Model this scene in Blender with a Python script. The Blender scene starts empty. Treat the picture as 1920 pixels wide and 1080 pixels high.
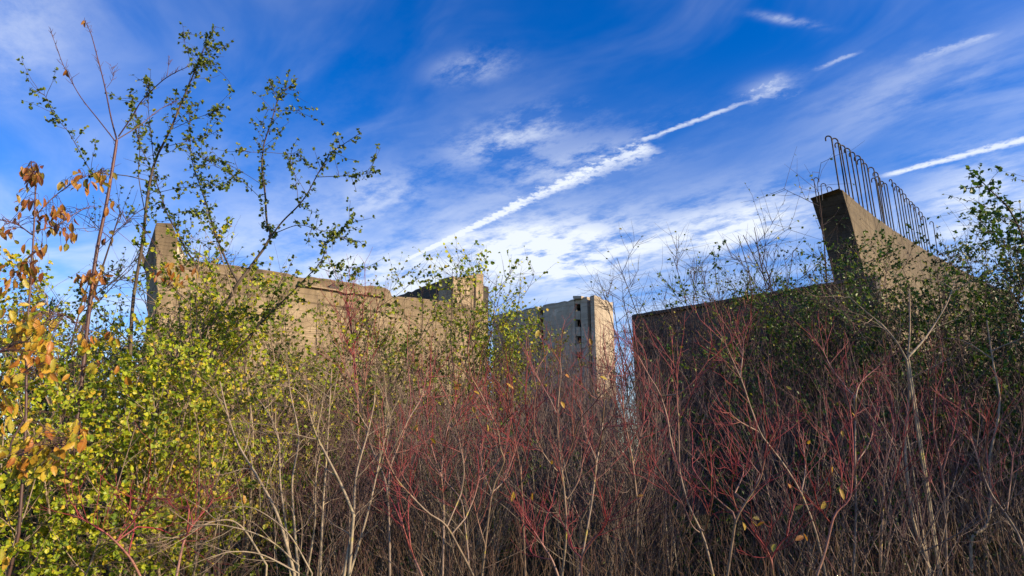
import bpy, math, random
import numpy as np
from mathutils import Vector

rng = np.random.default_rng(11)
random.seed(11)
scene = bpy.context.scene
COL = scene.collection

# ------------------------------------------------------------------ camera
CAM_H, PITCH, FPX = 1.6, math.radians(15.0), 1250.0
cam_data = bpy.data.cameras.new('camera')
cam_data.sensor_width = 36.0
cam_data.lens = FPX / 1920.0 * 36.0
cam_data.clip_end = 3000.0
cam_data.clip_start = 0.05
cam = bpy.data.objects.new('camera', cam_data)
cam.location = (0, 0, CAM_H)
cam.rotation_euler = (math.pi / 2 + PITCH, 0, 0)
COL.objects.link(cam)
scene.camera = cam
CP, SP = math.cos(PITCH), math.sin(PITCH)


def ray(px, py):
    x = (px - 960.0) / FPX
    y = -(py - 540.0) / FPX
    return np.array([x, CP - SP * y, SP + CP * y])


def at(px, py, Y):
    """world point seen at that photo pixel, Y metres in front of the viewer"""
    r = ray(px, py)
    return np.array([0, 0, CAM_H]) + r * (Y / r[1])


def on_plane(px, py, P0, n):
    r = ray(px, py)
    o = np.array([0, 0, CAM_H])
    return o + r * (np.dot(np.asarray(P0) - o, n) / np.dot(r, n))


# ------------------------------------------------------------------ sun + sky
SUN_AZ = math.radians(68)     # to the right of, and behind, the viewer
SUN_EL = math.radians(23)
to_sun = Vector((math.sin(SUN_AZ) * math.cos(SUN_EL), -math.cos(SUN_AZ) * math.cos(SUN_EL), math.sin(SUN_EL)))
sun = bpy.data.lights.new('sun', 'SUN')
sun.energy = 5.0
sun.angle = math.radians(0.55)
sun.color = (1.0, 0.80, 0.55)
sun_o = bpy.data.objects.new('sun', sun)
sun_o.rotation_euler = to_sun.to_track_quat('Z', 'Y').to_euler()
COL.objects.link(sun_o)

scene.view_settings.view_transform = 'Standard'
scene.view_settings.look = 'None'
scene.view_settings.exposure = 0.68
scene.view_settings.gamma = 1.0
scene.view_settings.use_curve_mapping = False

world = bpy.data.worlds.new('World')
scene.world = world
world.use_nodes = True
scene.cycles.max_bounces = 5
scene.cycles.diffuse_bounces = 3
scene.cycles.glossy_bounces = 2
scene.cycles.transmission_bounces = 3
world.cycles.sampling_method = 'MANUAL'
world.cycles.sample_map_resolution = 256
wn, wl = world.node_tree.nodes, world.node_tree.links
wn.clear()


class G:
    """small helper for math node graphs"""
    def __init__(s, tree, flat=False):
        s.t = tree
        s.flat = flat

    def val(s, sock, v):
        if isinstance(v, (int, float)):
            sock.default_value = v
        elif isinstance(v, (tuple, list)):
            sock.default_value = v
        else:
            s.t.links.new(v, sock)

    def m(s, op, a, b=0.0, c=None, clamp=False):
        n = s.t.nodes.new('ShaderNodeMath')
        n.operation = op
        n.use_clamp = clamp
        s.val(n.inputs[0], a)
        s.val(n.inputs[1], b)
        if c is not None:
            s.val(n.inputs[2], c)
        return n.outputs[0]

    def v(s, op, a, b=(0, 0, 0)):
        n = s.t.nodes.new('ShaderNodeVectorMath')
        n.operation = op
        s.val(n.inputs[0], a)
        s.val(n.inputs[1], b)
        return n.outputs['Value'] if op in ('DOT_PRODUCT', 'LENGTH') else n.outputs[0]

    def comb(s, x, y, z=0.0):
        n = s.t.nodes.new('ShaderNodeCombineXYZ')
        for i, q in enumerate((x, y, z)):
            s.val(n.inputs[i], q)
        return n.outputs[0]

    def noise(s, vec, scale, detail=4.0, rough=0.55, dist=0.0):
        n = s.t.nodes.new('ShaderNodeTexNoise')
        if s.flat:
            n.noise_dimensions = '2D'
        s.val(n.inputs['Vector'], vec)
        n.inputs['Scale'].default_value = scale
        n.inputs['Detail'].default_value = detail
        n.inputs['Roughness'].default_value = rough
        n.inputs['Distortion'].default_value = dist
        return n.outputs['Fac']

    def smooth(s, x, a, b, lo=0.0, hi=1.0):
        n = s.t.nodes.new('ShaderNodeMapRange')
        n.interpolation_type = 'SMOOTHSTEP'
        s.val(n.inputs['Value'], x)
        n.inputs['From Min'].default_value = a
        n.inputs['From Max'].default_value = b
        n.inputs['To Min'].default_value = lo
        n.inputs['To Max'].default_value = hi
        return n.outputs[0]

    def mix(s, f, a, b, blend='MIX'):
        n = s.t.nodes.new('ShaderNodeMix')
        n.data_type = 'RGBA'
        n.blend_type = blend
        s.val(n.inputs[0], f)
        s.val(n.inputs[6], a if not isinstance(a, tuple) else (*a[:3], 1))
        s.val(n.inputs[7], b if not isinstance(b, tuple) else (*b[:3], 1))
        return n.outputs[2]

    def ramp(s, f, stops):
        n = s.t.nodes.new('ShaderNodeValToRGB')
        e = n.color_ramp.elements
        while len(e) < len(stops):
            e.new(0.5)
        for i, (p, c) in enumerate(stops):
            e[i].position = p
            e[i].color = (*c, 1)
        s.val(n.inputs[0], f)
        return n.outputs[0]


g = G(world.node_tree, True)
sky = wn.new('ShaderNodeTexSky')
sky.sky_type = 'NISHITA'
sky.sun_disc = False
sky.sun_elevation = SUN_EL
sky.sun_rotation = math.pi - SUN_AZ
sky.air_density = 1.0
sky.dust_density = 0.3
sky.ozone_density = 2.5
hs = wn.new('ShaderNodeHueSaturation')
hs.inputs['Saturation'].default_value = 1.46
hs.inputs['Value'].default_value = 1.5
hs.inputs['Hue'].default_value = 0.520
wl.new(sky.outputs[0], hs.inputs['Color'])
tc = wn.new('ShaderNodeTexCoord')
D = tc.outputs['Generated']
sx = wn.new('ShaderNodeSeparateXYZ')
wl.new(D, sx.inputs[0])
zc = g.m('MAXIMUM', sx.outputs[2], 0.06)
P = g.comb(g.m('DIVIDE', sx.outputs[0], zc), g.m('DIVIDE', sx.outputs[1], zc))


def sky_p(px, py):
    r = ray(px, py)
    return np.array([r[0] / r[2], r[1] / r[2]])


# high cirrus, drawn out along the wind
pu = sky_p(1225, 275) - sky_p(985, 378)
pu /= np.linalg.norm(pu)
pn = np.array([-pu[1], pu[0]])
along = g.v('DOT_PRODUCT', P, (pu[0], pu[1], 0))
across = g.v('DOT_PRODUCT', P, (pn[0], pn[1], 0))
warp = g.noise(P, 0.9, 2.0)
Q = g.comb(g.m('MULTIPLY', along, 0.55), g.m('ADD', g.m('MULTIPLY', across, 1.5), g.m('MULTIPLY', warp, 0.9)), 3.1)
wisp = g.noise(Q, 1.7, 5.0, 0.55)
broad = g.noise(P, 0.55, 1.0, 0.5)
veil = g.smooth(g.m('ADD', g.m('MULTIPLY', wisp, 0.6), g.m('MULTIPLY', broad, 0.4)), 0.47, 0.80)
fluff = g.noise(g.comb(g.m('MULTIPLY', along, 1.0), g.m('MULTIPLY', across, 1.5), 7.7), 3.4, 6.0, 0.66)
fine = g.noise(P, 26.0, 3.0, 0.65)
cloud = g.m('MULTIPLY', veil, 0.20)
# more cloud toward the horizon all the way round
low = g.smooth(sx.outputs[2], 0.56, 0.18)
cloud = g.m('ADD', cloud, g.m('MULTIPLY', g.m('MULTIPLY', low, 0.47), g.smooth(wisp, 0.28, 0.70, 0.20, 1.0)))


def patch(c, a, b, amt, lo=0.36, hi=0.68, tex=None):
    """a bank of cloud centred at one direction, half-axes toward two others"""
    global cloud
    pc, pa, pb = sky_p(*c), sky_p(*a), sky_p(*b)
    M = np.linalg.inv(np.column_stack([pa - pc, pb - pc]))
    rel = g.v('SUBTRACT', P, (pc[0], pc[1], 0))
    x = g.v('DOT_PRODUCT', rel, (M[0, 0], M[0, 1], 0))
    y = g.v('DOT_PRODUCT', rel, (M[1, 0], M[1, 1], 0))
    r2 = g.m('ADD', g.m('MULTIPLY', x, x), g.m('MULTIPLY', y, y))
    e = g.m('POWER', 2.71828, g.m('MULTIPLY', r2, -1.0))
    t = g.smooth(fluff if tex is None else tex, lo, hi)
    cloud = g.m('ADD', cloud, g.m('MULTIPLY', g.m('MULTIPLY', e, t), amt))


patch((1100, 465), (1330, 445), (1110, 510), 0.85, 0.30, 0.66)
patch((1010, 490), (1160, 500), (1015, 540), 0.8, 0.25, 0.6)
patch((1400, 425), (1540, 395), (1410, 470), 0.8, 0.28, 0.6)
patch((950, 262), (1060, 225), (965, 292), 0.65, 0.40, 0.68)
patch((1080, 310), (1240, 268), (1095, 345), 0.5, 0.38, 0.66)
patch((885, 128), (950, 118), (890, 152), 0.55, 0.35, 0.65)
patch((1480, 38), (1535, 47), (1481, 46), 0.5, 0.35, 0.62)
patch((1445, 162), (1500, 148), (1450, 180), 0.30, 0.33, 0.66)
patch((720, 360), (800, 350), (725, 395), 0.35, 0.34, 0.62)
patch((1830, 390), (1960, 350), (1845, 460), 0.65, 0.3, 0.66)
patch((1700, 170), (1900, 100), (1720, 215), 0.20, 0.35, 0.66)
patch((20, 40), (170, 20), (30, 170), 0.5, 0.1, 0.8)
patch((740, 520), (900, 510), (745, 560), 0.7, 0.25, 0.6)
patch((500, 470), (700, 440), (505, 560), 0.2, 0.3, 0.65)


def contrail(a, b, w0, w1, amt, lo=0.30, hi=0.55, fade0=0.04, fade1=0.06, fuzz=1.0):
    """a line of vapour between two directions; widths in photo pixels"""
    global cloud
    pa, pb = sky_p(*a), sky_p(*b)
    L = np.linalg.norm(pb - pa)
    u = (pb - pa) / L
    n = np.array([-u[1], u[0]])
    q = np.array([b[0] - a[0], b[1] - a[1]], float)
    q /= np.linalg.norm(q)
    def width(p, w):
        return abs(np.dot(sky_p(p[0] - q[1] * w, p[1] + q[0] * w) - sky_p(*p), n))
    W0, W1 = width(a, w0), width(b, w1)
    rel = g.v('SUBTRACT', P, (pa[0], pa[1], 0))
    t = g.m('DIVIDE', g.v('DOT_PRODUCT', rel, (u[0], u[1], 0)), L)
    d = g.v('DOT_PRODUCT', rel, (n[0], n[1], 0))
    w = g.m('ADD', g.m('MULTIPLY', t, W1 - W0), W0)
    d = g.m('ADD', d, g.m('MULTIPLY', g.m('MULTIPLY', g.m('SUBTRACT', fine, 0.5), w), 1.6 * fuzz))
    s = g.m('SUBTRACT', 1.0, g.m('DIVIDE', g.m('ABSOLUTE', d), w), clamp=True)
    s = g.smooth(s, 0.0, 0.9)
    k = g.m('MULTIPLY', g.smooth(t, -0.01, fade0), g.smooth(t, 1.01, 1.0 - fade1))
    tex = g.smooth(fine, lo, hi, 0.45, 1.0)
    cloud = g.m('ADD', cloud, g.m('MULTIPLY', g.m('MULTIPLY', g.m('MULTIPLY', s, k), tex), amt))


contrail((760, 488), (985, 378), 3, 11, 0.9, 0.2, 0.5)
contrail((950, 392), (1228, 272), 9, 24, 0.72, 0.32, 0.6, 0.12, 0.05, 1.3)
contrail((1200, 265), (1440, 176), 6, 5, 0.65, 0.25, 0.55, 0.05, 0.4)
contrail((1390, 196), (1500, 148), 10, 24, 0.30, 0.36, 0.62, 0.3, 0.4, 2.0)
contrail((1520, 134), (1625, 92), 6, 5, 0.32, 0.35, 0.6, 0.3, 0.3)
contrail((1640, 334), (1990, 244), 6, 10, 0.85, 0.2, 0.45, 0.15, 0.05, 0.7)
contrail((1690, 122), (1885, 58), 14, 7, 0.28, 0.36, 0.62, 0.3, 0.2)
cloud = g.m('MULTIPLY', g.m('MINIMUM', cloud, 1.0), 0.92, clamp=True)

lp = wn.new('ShaderNodeMix')
lp.data_type = 'RGBA'
wl.new(cloud, lp.inputs[0])
wl.new(hs.outputs[0], lp.inputs[6])
lp.inputs[7].default_value = (6.6, 7.0, 7.6, 1)
bg = wn.new('ShaderNodeBackground')
bg.inputs['Strength'].default_value = 0.092
wl.new(lp.outputs[2], bg.inputs['Color'])
wo = wn.new('ShaderNodeOutputWorld')
wl.new(bg.outputs[0], wo.inputs['Surface'])


# ------------------------------------------------------------------ materials
def new_mat(name):
    m = bpy.data.materials.new(name)
    m.use_nodes = True
    nt = m.node_tree
    nt.nodes.clear()
    out = nt.nodes.new('ShaderNodeOutputMaterial')
    return m, nt, out, G(nt)


def attr(nt, name):
    a = nt.nodes.new('ShaderNodeAttribute')
    a.attribute_name = name
    return a.outputs['Fac']


def principled(nt, out, col, rough=0.85, spec=0.2, bump=None, bstr=0.4, bdist=0.02):
    p = nt.nodes.new('ShaderNodeBsdfPrincipled')
    p.inputs['Roughness'].default_value = rough
    p.inputs['Specular IOR Level'].default_value = spec
    if isinstance(col, tuple):
        p.inputs['Base Color'].default_value = (*col, 1)
    else:
        nt.links.new(col, p.inputs['Base Color'])
    if bump is not None:
        b = nt.nodes.new('ShaderNodeBump')
        b.inputs['Strength'].default_value = bstr
        b.inputs['Distance'].default_value = bdist
        nt.links.new(bump, b.inputs['Height'])
        nt.links.new(b.outputs[0], p.inputs['Normal'])
    if out is not None:
        nt.links.new(p.outputs[0], out.inputs['Surface'])
    return p


def concrete(name, light, mid, dark, stain=0.5, board=0.32, boards=True, grime=None):
    m, nt, out, q = new_mat(name)
    geo = nt.nodes.new('ShaderNodeNewGeometry')
    pos = geo.outputs['Position']
    s = nt.nodes.new('ShaderNodeSeparateXYZ')
    nt.links.new(pos, s.inputs[0])
    big = q.noise(pos, 0.35, 3, 0.6)
    med = q.noise(pos, 1.7, 4, 0.65)
    fin = q.noise(pos, 16.0, 3, 0.7)
    streak = q.noise(q.v('MULTIPLY', pos, (3.2, 3.2, 0.16)), 1.0, 4, 0.65)
    lay = q.noise(q.v('MULTIPLY', pos, (0.25, 0.25, 7.5)), 1.0, 5, 0.75)
    f = q.m('ADD', q.m('MULTIPLY', big, 0.33), q.m('ADD', q.m('MULTIPLY', med, 0.27), q.m('MULTIPLY', lay, 0.40)))
    col = q.ramp(f, [(0.34, dark), (0.50, mid), (0.64, light)])
    col = q.mix(q.smooth(streak, 0.50, 0.74, 0.0, stain), col, tuple(0.35 * c for c in dark))
    pit = q.smooth(fin, 0.62, 0.75, 0.0, 0.45)
    col = q.mix(pit, col, tuple(0.5 * c for c in dark))
    pale = q.smooth(q.noise(pos, 0.9, 4, 0.7), 0.66, 0.72, 0.0, 0.55)
    col = q.mix(pale, col, tuple(min(0.7, 1.35 * c) for c in light))
    # pour joints, hairline cracks and black algae running down from exposed tops
    zj = q.m('FRACT', q.m('DIVIDE', q.m('ADD', s.outputs[2], q.m('MULTIPLY', med, 0.10)), 1.45))
    joint = q.smooth(q.m('ABSOLUTE', q.m('SUBTRACT', zj, 0.5)), 0.03, 0.008, 0.0, 0.55)
    col = q.mix(q.m('MULTIPLY', joint, q.smooth(big, 0.35, 0.6)), col, tuple(0.4 * c for c in dark))
    vo = nt.nodes.new('ShaderNodeTexVoronoi')
    vo.feature = 'DISTANCE_TO_EDGE'
    vo.inputs['Scale'].default_value = 0.42
    nt.links.new(q.v('ADD', pos, q.comb(q.m('MULTIPLY', med, 1.6), q.m('MULTIPLY', streak, 1.2), q.m('MULTIPLY', lay, 0.7))), vo.inputs['Vector'])
    crack = q.smooth(vo.outputs['Distance'], 0.022, 0.004, 0.0, 0.7)
    col = q.mix(q.m('MULTIPLY', crack, q.smooth(big, 0.48, 0.60)), col, tuple(0.25 * c for c in dark))
    if grime:
        gz = q.m('ADD', s.outputs[2], q.m('MULTIPLY', q.m('SUBTRACT', streak, 0.5), 3.2))
        col = q.mix(q.smooth(gz, grime[0], grime[1], 0.0, grime[2]), col, tuple(0.45 * c for c in dark))
    h = q.m('ADD', q.m('MULTIPLY', fin, 0.4), q.m('MULTIPLY', med, 0.6))
    if boards:
        zz = q.m('ADD', s.outputs[2], q.m('MULTIPLY', big, 0.05))
        fr = q.m('FRACT', q.m('DIVIDE', zz, board))
        line = q.m('MULTIPLY', q.smooth(fr, 0.0, 0.07), q.smooth(fr, 1.0, 0.93))
        col = q.mix(q.m('MULTIPLY', q.m('SUBTRACT', 1.0, line), q.smooth(lay, 0.4, 0.65, 0.0, 0.4)), col, tuple(0.4 * c for c in dark))
        h = q.m('ADD', h, q.m('MULTIPLY', line, 0.6))
    principled(nt, out, col, 0.92, 0.15, h, 0.55, 0.03)
    return m


def bark(name, stops, rough=0.75, spec=0.25, lichen=None, amount=0.5):
    m, nt, out, q = new_mat(name)
    geo = nt.nodes.new('ShaderNodeNewGeometry')
    n1 = q.noise(geo.outputs['Position'], 23.0, 3, 0.6)
    n2 = q.noise(geo.outputs['Position'], 3.0, 3, 0.6)
    t = q.m('ADD', attr(nt, 'tint'), q.m('MULTIPLY', q.m('SUBTRACT', n2, 0.5), 0.25))
    col = q.ramp(t, stops)
    col = q.mix(q.smooth(n1, 0.35, 0.7, 0.0, 0.45), col, (0.05, 0.04, 0.035))
    if lichen:
        n3 = q.noise(geo.outputs['Position'], 9.0, 4, 0.65)
        lo = q.smooth(attr(nt, 'tint'), 0.75, 0.3)
        col = q.mix(q.m('MULTIPLY', q.smooth(n3, 0.60, 0.68, 0.0, amount), lo), col, lichen)
    principled(nt, out, col, rough, spec)
    return m


def leafmat(name, stops, trans=0.4, rough=0.45, by_object=False):
    m, nt, out, q = new_mat(name)
    if by_object:
        oi = nt.nodes.new('ShaderNodeObjectInfo')
        f = oi.outputs['Random']
        geo = nt.nodes.new('ShaderNodeNewGeometry')
        f = q.m('ADD', f, q.m('MULTIPLY', q.m('SUBTRACT', q.noise(geo.outputs['Position'], 30.0, 3, 0.6), 0.5), 0.5))
    else:
        f = attr(nt, 'tint')
        geo = nt.nodes.new('ShaderNodeNewGeometry')
        f = q.m('ADD', f, q.m('MULTIPLY', q.m('SUBTRACT', q.noise(geo.outputs['Position'], 1.3, 3, 0.6), 0.5), 0.5))
    col = q.ramp(f, stops)
    if by_object:      # midrib, side veins, browned patches
        tco = nt.nodes.new('ShaderNodeTexCoord')
        so = nt.nodes.new('ShaderNodeSeparateXYZ')
        nt.links.new(tco.outputs['Object'], so.inputs[0])
        ax = q.m('ABSOLUTE', so.outputs[0])
        vein = q.m('FRACT', q.m('MULTIPLY', q.m('SUBTRACT', so.outputs[1], q.m('MULTIPLY', ax, 0.9)), 9.0))
        vm = q.m('MAXIMUM', q.smooth(ax, 0.022, 0.008), q.smooth(vein, 0.16, 0.04, 0.0, 0.6))
        col = q.mix(q.m('MULTIPLY', vm, 0.35), col, (0.62, 0.50, 0.18))
        oi2 = nt.nodes.new('ShaderNodeObjectInfo')
        pn_ = q.noise(q.v('ADD', tco.outputs['Object'], oi2.outputs['Location']), 5.5, 4, 0.65)
        col = q.mix(q.smooth(q.m('ADD', pn_, q.m('MULTIPLY', ax, 0.6)), 0.60, 0.72, 0.0, 0.8), col, (0.10, 0.045, 0.02))
    p = principled(nt, None, col, rough, 0.35)
    tr = nt.nodes.new('ShaderNodeBsdfTranslucent')
    nt.links.new(q.mix(1.0, col, (1.0, 0.95, 0.55), 'MULTIPLY'), tr.inputs['Color'])
    mx = nt.nodes.new('ShaderNodeMixShader')
    mx.inputs[0].default_value = trans
    nt.links.new(p.outputs[0], mx.inputs[1])
    nt.links.new(tr.outputs[0], mx.inputs[2])
    nt.links.new(mx.outputs[0], out.inputs['Surface'])
    return m


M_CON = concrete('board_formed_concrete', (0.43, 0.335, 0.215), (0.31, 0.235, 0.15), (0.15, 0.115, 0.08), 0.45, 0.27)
M_CON_LW = concrete('weathered_board_concrete', (0.46, 0.36, 0.225), (0.325, 0.245, 0.15), (0.14, 0.105, 0.07), 0.6, 0.27, True, (5.4, 8.4, 0.75))
M_CON_GREY = concrete('grey_panel_concrete', (0.52, 0.44, 0.33), (0.42, 0.35, 0.255), (0.28, 0.23, 0.165), 0.35, 1.5)
M_CON_DARK = concrete('weathered_shade_concrete', (0.12, 0.105, 0.09), (0.07, 0.062, 0.055), (0.035, 0.032, 0.03), 0.7, 0.30)  # black weathering, with the shade of sunless faces painted into the colour
M_CON_PIER = concrete('pier_concrete', (0.33, 0.265, 0.17), (0.225, 0.178, 0.115), (0.105, 0.085, 0.06), 0.85, 0.34, False, (6.0, 12.0, 0.6))
M_RUST = bark('rusted_steel', [(0.0, (0.012, 0.009, 0.01)), (1.0, (0.025, 0.013, 0.012))], 0.7, 0.4)
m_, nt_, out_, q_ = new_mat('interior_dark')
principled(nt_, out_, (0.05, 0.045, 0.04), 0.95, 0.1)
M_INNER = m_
M_PALE = concrete('bare_spalled_concrete', (0.70, 0.62, 0.48), (0.60, 0.51, 0.38), (0.38, 0.31, 0.22), 0.2, 0.3, False)

M_BARK_DOG = bark('dogwood_bark', [(0.0, (0.22, 0.165, 0.11)), (0.40, (0.28, 0.19, 0.13)), (0.62, (0.31, 0.13, 0.095)), (0.82, (0.30, 0.042, 0.044)), (1.0, (0.26, 0.032, 0.037))], 0.55, 0.4, (0.45, 0.36, 0.03), 0.6)
M_BARK_THICK = bark('thicket_bark', [(0.0, (0.22, 0.18, 0.13)), (0.45, (0.19, 0.14, 0.11)), (0.75, (0.13, 0.078, 0.075)), (0.95, (0.115, 0.048, 0.056)), (1.0, (0.14, 0.038, 0.048))], 0.7, 0.3)
M_BARK_PALE = bark('pale_lichen_bark', [(0.0, (0.36, 0.30, 0.20)), (0.5, (0.34, 0.26, 0.18)), (1.0, (0.22, 0.13, 0.09))], 0.8, 0.2, (0.40, 0.36, 0.06), 0.55)
M_BARK_BROWN = bark('brown_bark', [(0.0, (0.13, 0.10, 0.07)), (0.6, (0.085, 0.06, 0.045)), (1.0, (0.075, 0.045, 0.038))], 0.8, 0.2, (0.25, 0.25, 0.08), 0.35)
M_BARK_CHERRY = bark('cherry_bark', [(0.0, (0.12, 0.075, 0.055)), (0.5, (0.085, 0.042, 0.036)), (1.0, (0.13, 0.05, 0.045))], 0.5, 0.4)
M_BARK_WEED = bark('dry_stalk', [(0.0, (0.24, 0.19, 0.11)), (0.5, (0.21, 0.14, 0.085)), (1.0, (0.17, 0.075, 0.06))], 0.8, 0.2)
M_BARK_DARK = bark('dark_bark', [(0.0, (0.09, 0.07, 0.055)), (1.0, (0.06, 0.035, 0.035))], 0.8, 0.2)

M_LEAF_YG = leafmat('yellow_green_leaf', [(0.0, (0.05, 0.11, 0.012)), (0.30, (0.15, 0.23, 0.016)), (0.55, (0.32, 0.40, 0.022)), (0.80, (0.50, 0.52, 0.03)), (1.0, (0.60, 0.42, 0.04))], 0.38)
M_LEAF_OLIVE = leafmat('olive_leaf', [(0.0, (0.055, 0.10, 0.012)), (0.5, (0.13, 0.18, 0.02)), (0.8, (0.28, 0.29, 0.03)), (1.0, (0.40, 0.28, 0.03))], 0.35)
M_LEAF_GREEN = leafmat('green_leaf', [(0.0, (0.03, 0.075, 0.015)), (0.55, (0.06, 0.13, 0.02)), (0.9, (0.15, 0.22, 0.03)), (1.0, (0.35, 0.30, 0.03))], 0.35)
M_LEAF_DARK = leafmat('dark_leaf', [(0.0, (0.02, 0.042, 0.012)), (0.7, (0.045, 0.08, 0.02)), (1.0, (0.10, 0.11, 0.03))], 0.3)
M_LEAF_ORANGE = leafmat('orange_leaf', [(0.0, (0.16, 0.17, 0.03)), (0.2, (0.40, 0.24, 0.03)), (0.5, (0.42, 0.15, 0.025)), (0.8, (0.26, 0.065, 0.022)), (1.0, (0.11, 0.035, 0.02))], 0.42, 0.4, True)
M_LEAF_GOLD = leafmat('golden_leaf', [(0.0, (0.30, 0.30, 0.03)), (0.3, (0.58, 0.44, 0.04)), (0.65, (0.62, 0.33, 0.035)), (1.0, (0.45, 0.14, 0.03))], 0.42, 0.4, True)
M_LEAF_YG1 = leafmat('single_yellow_green_leaf', [(0.0, (0.12, 0.22, 0.02)), (0.40, (0.24, 0.32, 0.02)), (0.75, (0.46, 0.46, 0.03)), (1.0, (0.58, 0.42, 0.04))], 0.38, 0.45, True)
M_LEAF_YEL1 = leafmat('single_yellow_leaf', [(0.0, (0.45, 0.38, 0.05)), (0.6, (0.55, 0.33, 0.04)), (1.0, (0.40, 0.16, 0.04))], 0.4, 0.45, True)
M_GRASS = leafmat('grass_blade', [(0.0, (0.035, 0.07, 0.015)), (0.6, (0.07, 0.11, 0.025)), (1.0, (0.22, 0.18, 0.07))], 0.25)

m_, nt_, out_, q_ = new_mat('ground_soil')
geo_ = nt_.nodes.new('ShaderNodeNewGeometry')
n1_ = q_.noise(geo_.outputs['Position'], 1.2, 6, 0.65)
n2_ = q_.noise(geo_.outputs['Position'], 22.0, 5, 0.7)
c_ = q_.ramp(n1_, [(0.3, (0.035, 0.028, 0.018)), (0.5, (0.05, 0.055, 0.022)), (0.7, (0.085, 0.07, 0.035))])
c_ = q_.mix(q_.smooth(n2_, 0.4, 0.7, 0.0, 0.6), c_, (0.11, 0.075, 0.04))
principled(nt_, out_, c_, 0.95, 0.1, n2_, 0.7, 0.05)
M_GROUND = m_


# ------------------------------------------------------------------ object helpers
def link(o, parent=None):
    COL.objects.link(o)
    if parent is not None:
        o.parent = parent
    return o


def tag(o, label, cat, group=None):
    o['label'] = label
    o['category'] = cat
    o['kind'] = 'thing'
    if group:
        o['group'] = group
    return o


def empty(name, loc):
    o = bpy.data.objects.new(name, None)
    o.location = tuple(float(c) for c in loc)
    o.empty_display_size = 0.2
    return link(o)


def np_mesh(name, verts, faces, nper, tint=None, smooth=True):
    """faces: (F, nper) int array"""
    me = bpy.data.meshes.new(name)
    verts = np.ascontiguousarray(verts, np.float32)
    faces = np.ascontiguousarray(faces, np.int32)
    me.vertices.add(len(verts))
    me.vertices.foreach_set('co', verts.ravel())
    me.loops.add(faces.size)
    me.loops.foreach_set('vertex_index', faces.ravel())
    me.polygons.add(len(faces))
    me.polygons.foreach_set('loop_start', np.arange(0, faces.size, nper, dtype=np.int32))
    me.polygons.foreach_set('loop_total', np.full(len(faces), nper, np.int32))
    me.polygons.foreach_set('use_smooth', np.full(len(faces), smooth, bool))
    me.update(calc_edges=True)
    if tint is not None:
        a = me.attributes.new('tint', 'FLOAT', 'POINT')
        a.data.foreach_set('value', np.ascontiguousarray(tint, np.float32))
    return me


def mesh_obj(name, me, mat, parent=None):
    o = bpy.data.objects.new(name, me)
    if not me.materials:
        me.materials.append(mat)
    return link(o, parent)


def sheet_prism(name, front, back, mat, parent=None, jitter=0.0, step=0.24, bevel=0.03, sub=True):
    """solid between two matching outlines; edges broken up a little like worn concrete"""
    import bmesh
    F, B = [np.asarray(p, float) for p in front], [np.asarray(p, float) for p in back]
    f2, b2 = [], []
    for i in range(len(F)):
        a, b = F[i], F[(i + 1) % len(F)]
        c, d = B[i], B[(i + 1) % len(B)]
        k = max(1, min(60, int(np.linalg.norm(b - a) / step))) if jitter > 0 and max(a[2], b[2]) > 2.0 else 1
        for j in range(k):
            t = j / k
            off = np.array([0, 0, rng.normal() * jitter * 1.6 - (rng.uniform(0.03, 0.11) if rng.random() < 0.07 else 0)]) if 0 < j else np.zeros(3)
            f2.append(a + (b - a) * t + off)
            b2.append(c + (d - c) * t + off + np.array([0, 0, rng.normal() * jitter * 0.3]))
    bm = bmesh.new()
    vf = [bm.verts.new(p) for p in f2]
    vb = [bm.verts.new(p) for p in b2]
    bm.faces.new(vf)
    bm.faces.new(list(reversed(vb)))
    n = len(vf)
    for i in range(n):
        bm.faces.new((vf[i], vb[i], vb[(i + 1) % n], vf[(i + 1) % n]))
    bmesh.ops.recalc_face_normals(bm, faces=bm.faces)
    if bevel:
        es = [e for e in bm.edges if len(e.link_faces) == 2 and e.calc_face_angle(0) > 0.6]
        bmesh.ops.bevel(bm, geom=es, offset=bevel, segments=2, affect='EDGES', profile=0.6)
    me = bpy.data.meshes.new(name)
    bm.to_mesh(me)
    bm.free()
    return mesh_obj(name, me, mat, parent)


# ------------------------------------------------------------------ plant growing
def nrm(v):
    return v / np.maximum(np.linalg.norm(v, axis=-1, keepdims=True), 1e-9)


def perp(d):
    ref = np.where(np.abs(d[..., 2:3]) < 0.9, np.array([0., 0., 1.]), np.array([1., 0., 0.]))
    u = nrm(np.cross(d, ref))
    return u, np.cross(d, u)


def grow(P0, D0, L, n=5, up=0.0, wander=0.1):
    M = len(P0)
    pts = np.zeros((M, n + 1, 3))
    pts[:, 0] = P0
    d = nrm(D0)
    L = np.broadcast_to(np.asarray(L, float), (M,))
    for i in range(n):
        d = nrm(d + rng.normal(size=(M, 3)) * wander + np.array([0, 0, up / n]))
        pts[:, i + 1] = pts[:, i] + d * (L / n)[:, None]
    return pts


def sample(pts, idx, t):
    n = pts.shape[1] - 1
    x = np.clip(t, 0, 0.9999) * n
    i = x.astype(int)
    f = (x - i)[:, None]
    a, b = pts[idx, i], pts[idx, i + 1]
    return a + (b - a) * f, nrm(b - a)


def side(pts, per, t0, t1, ang, angv=0.15, idx=None):
    """origins and directions of shoots leaving branches at an angle"""
    M = len(pts)
    if idx is None:
        n = rng.poisson(per, M) if not float(per).is_integer() else np.full(M, int(per))
        idx = np.repeat(np.arange(M), n)
    t = rng.uniform(t0, t1, len(idx))
    p, d = sample(pts, idx, t)
    u, v = perp(d)
    a = rng.uniform(0, 2 * math.pi, len(idx))[:, None]
    o = u * np.cos(a) + v * np.sin(a)
    th = (ang + rng.normal(size=len(idx)) * angv)[:, None]
    return p, nrm(d * np.cos(th) + o * np.sin(th)), idx, t


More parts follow.
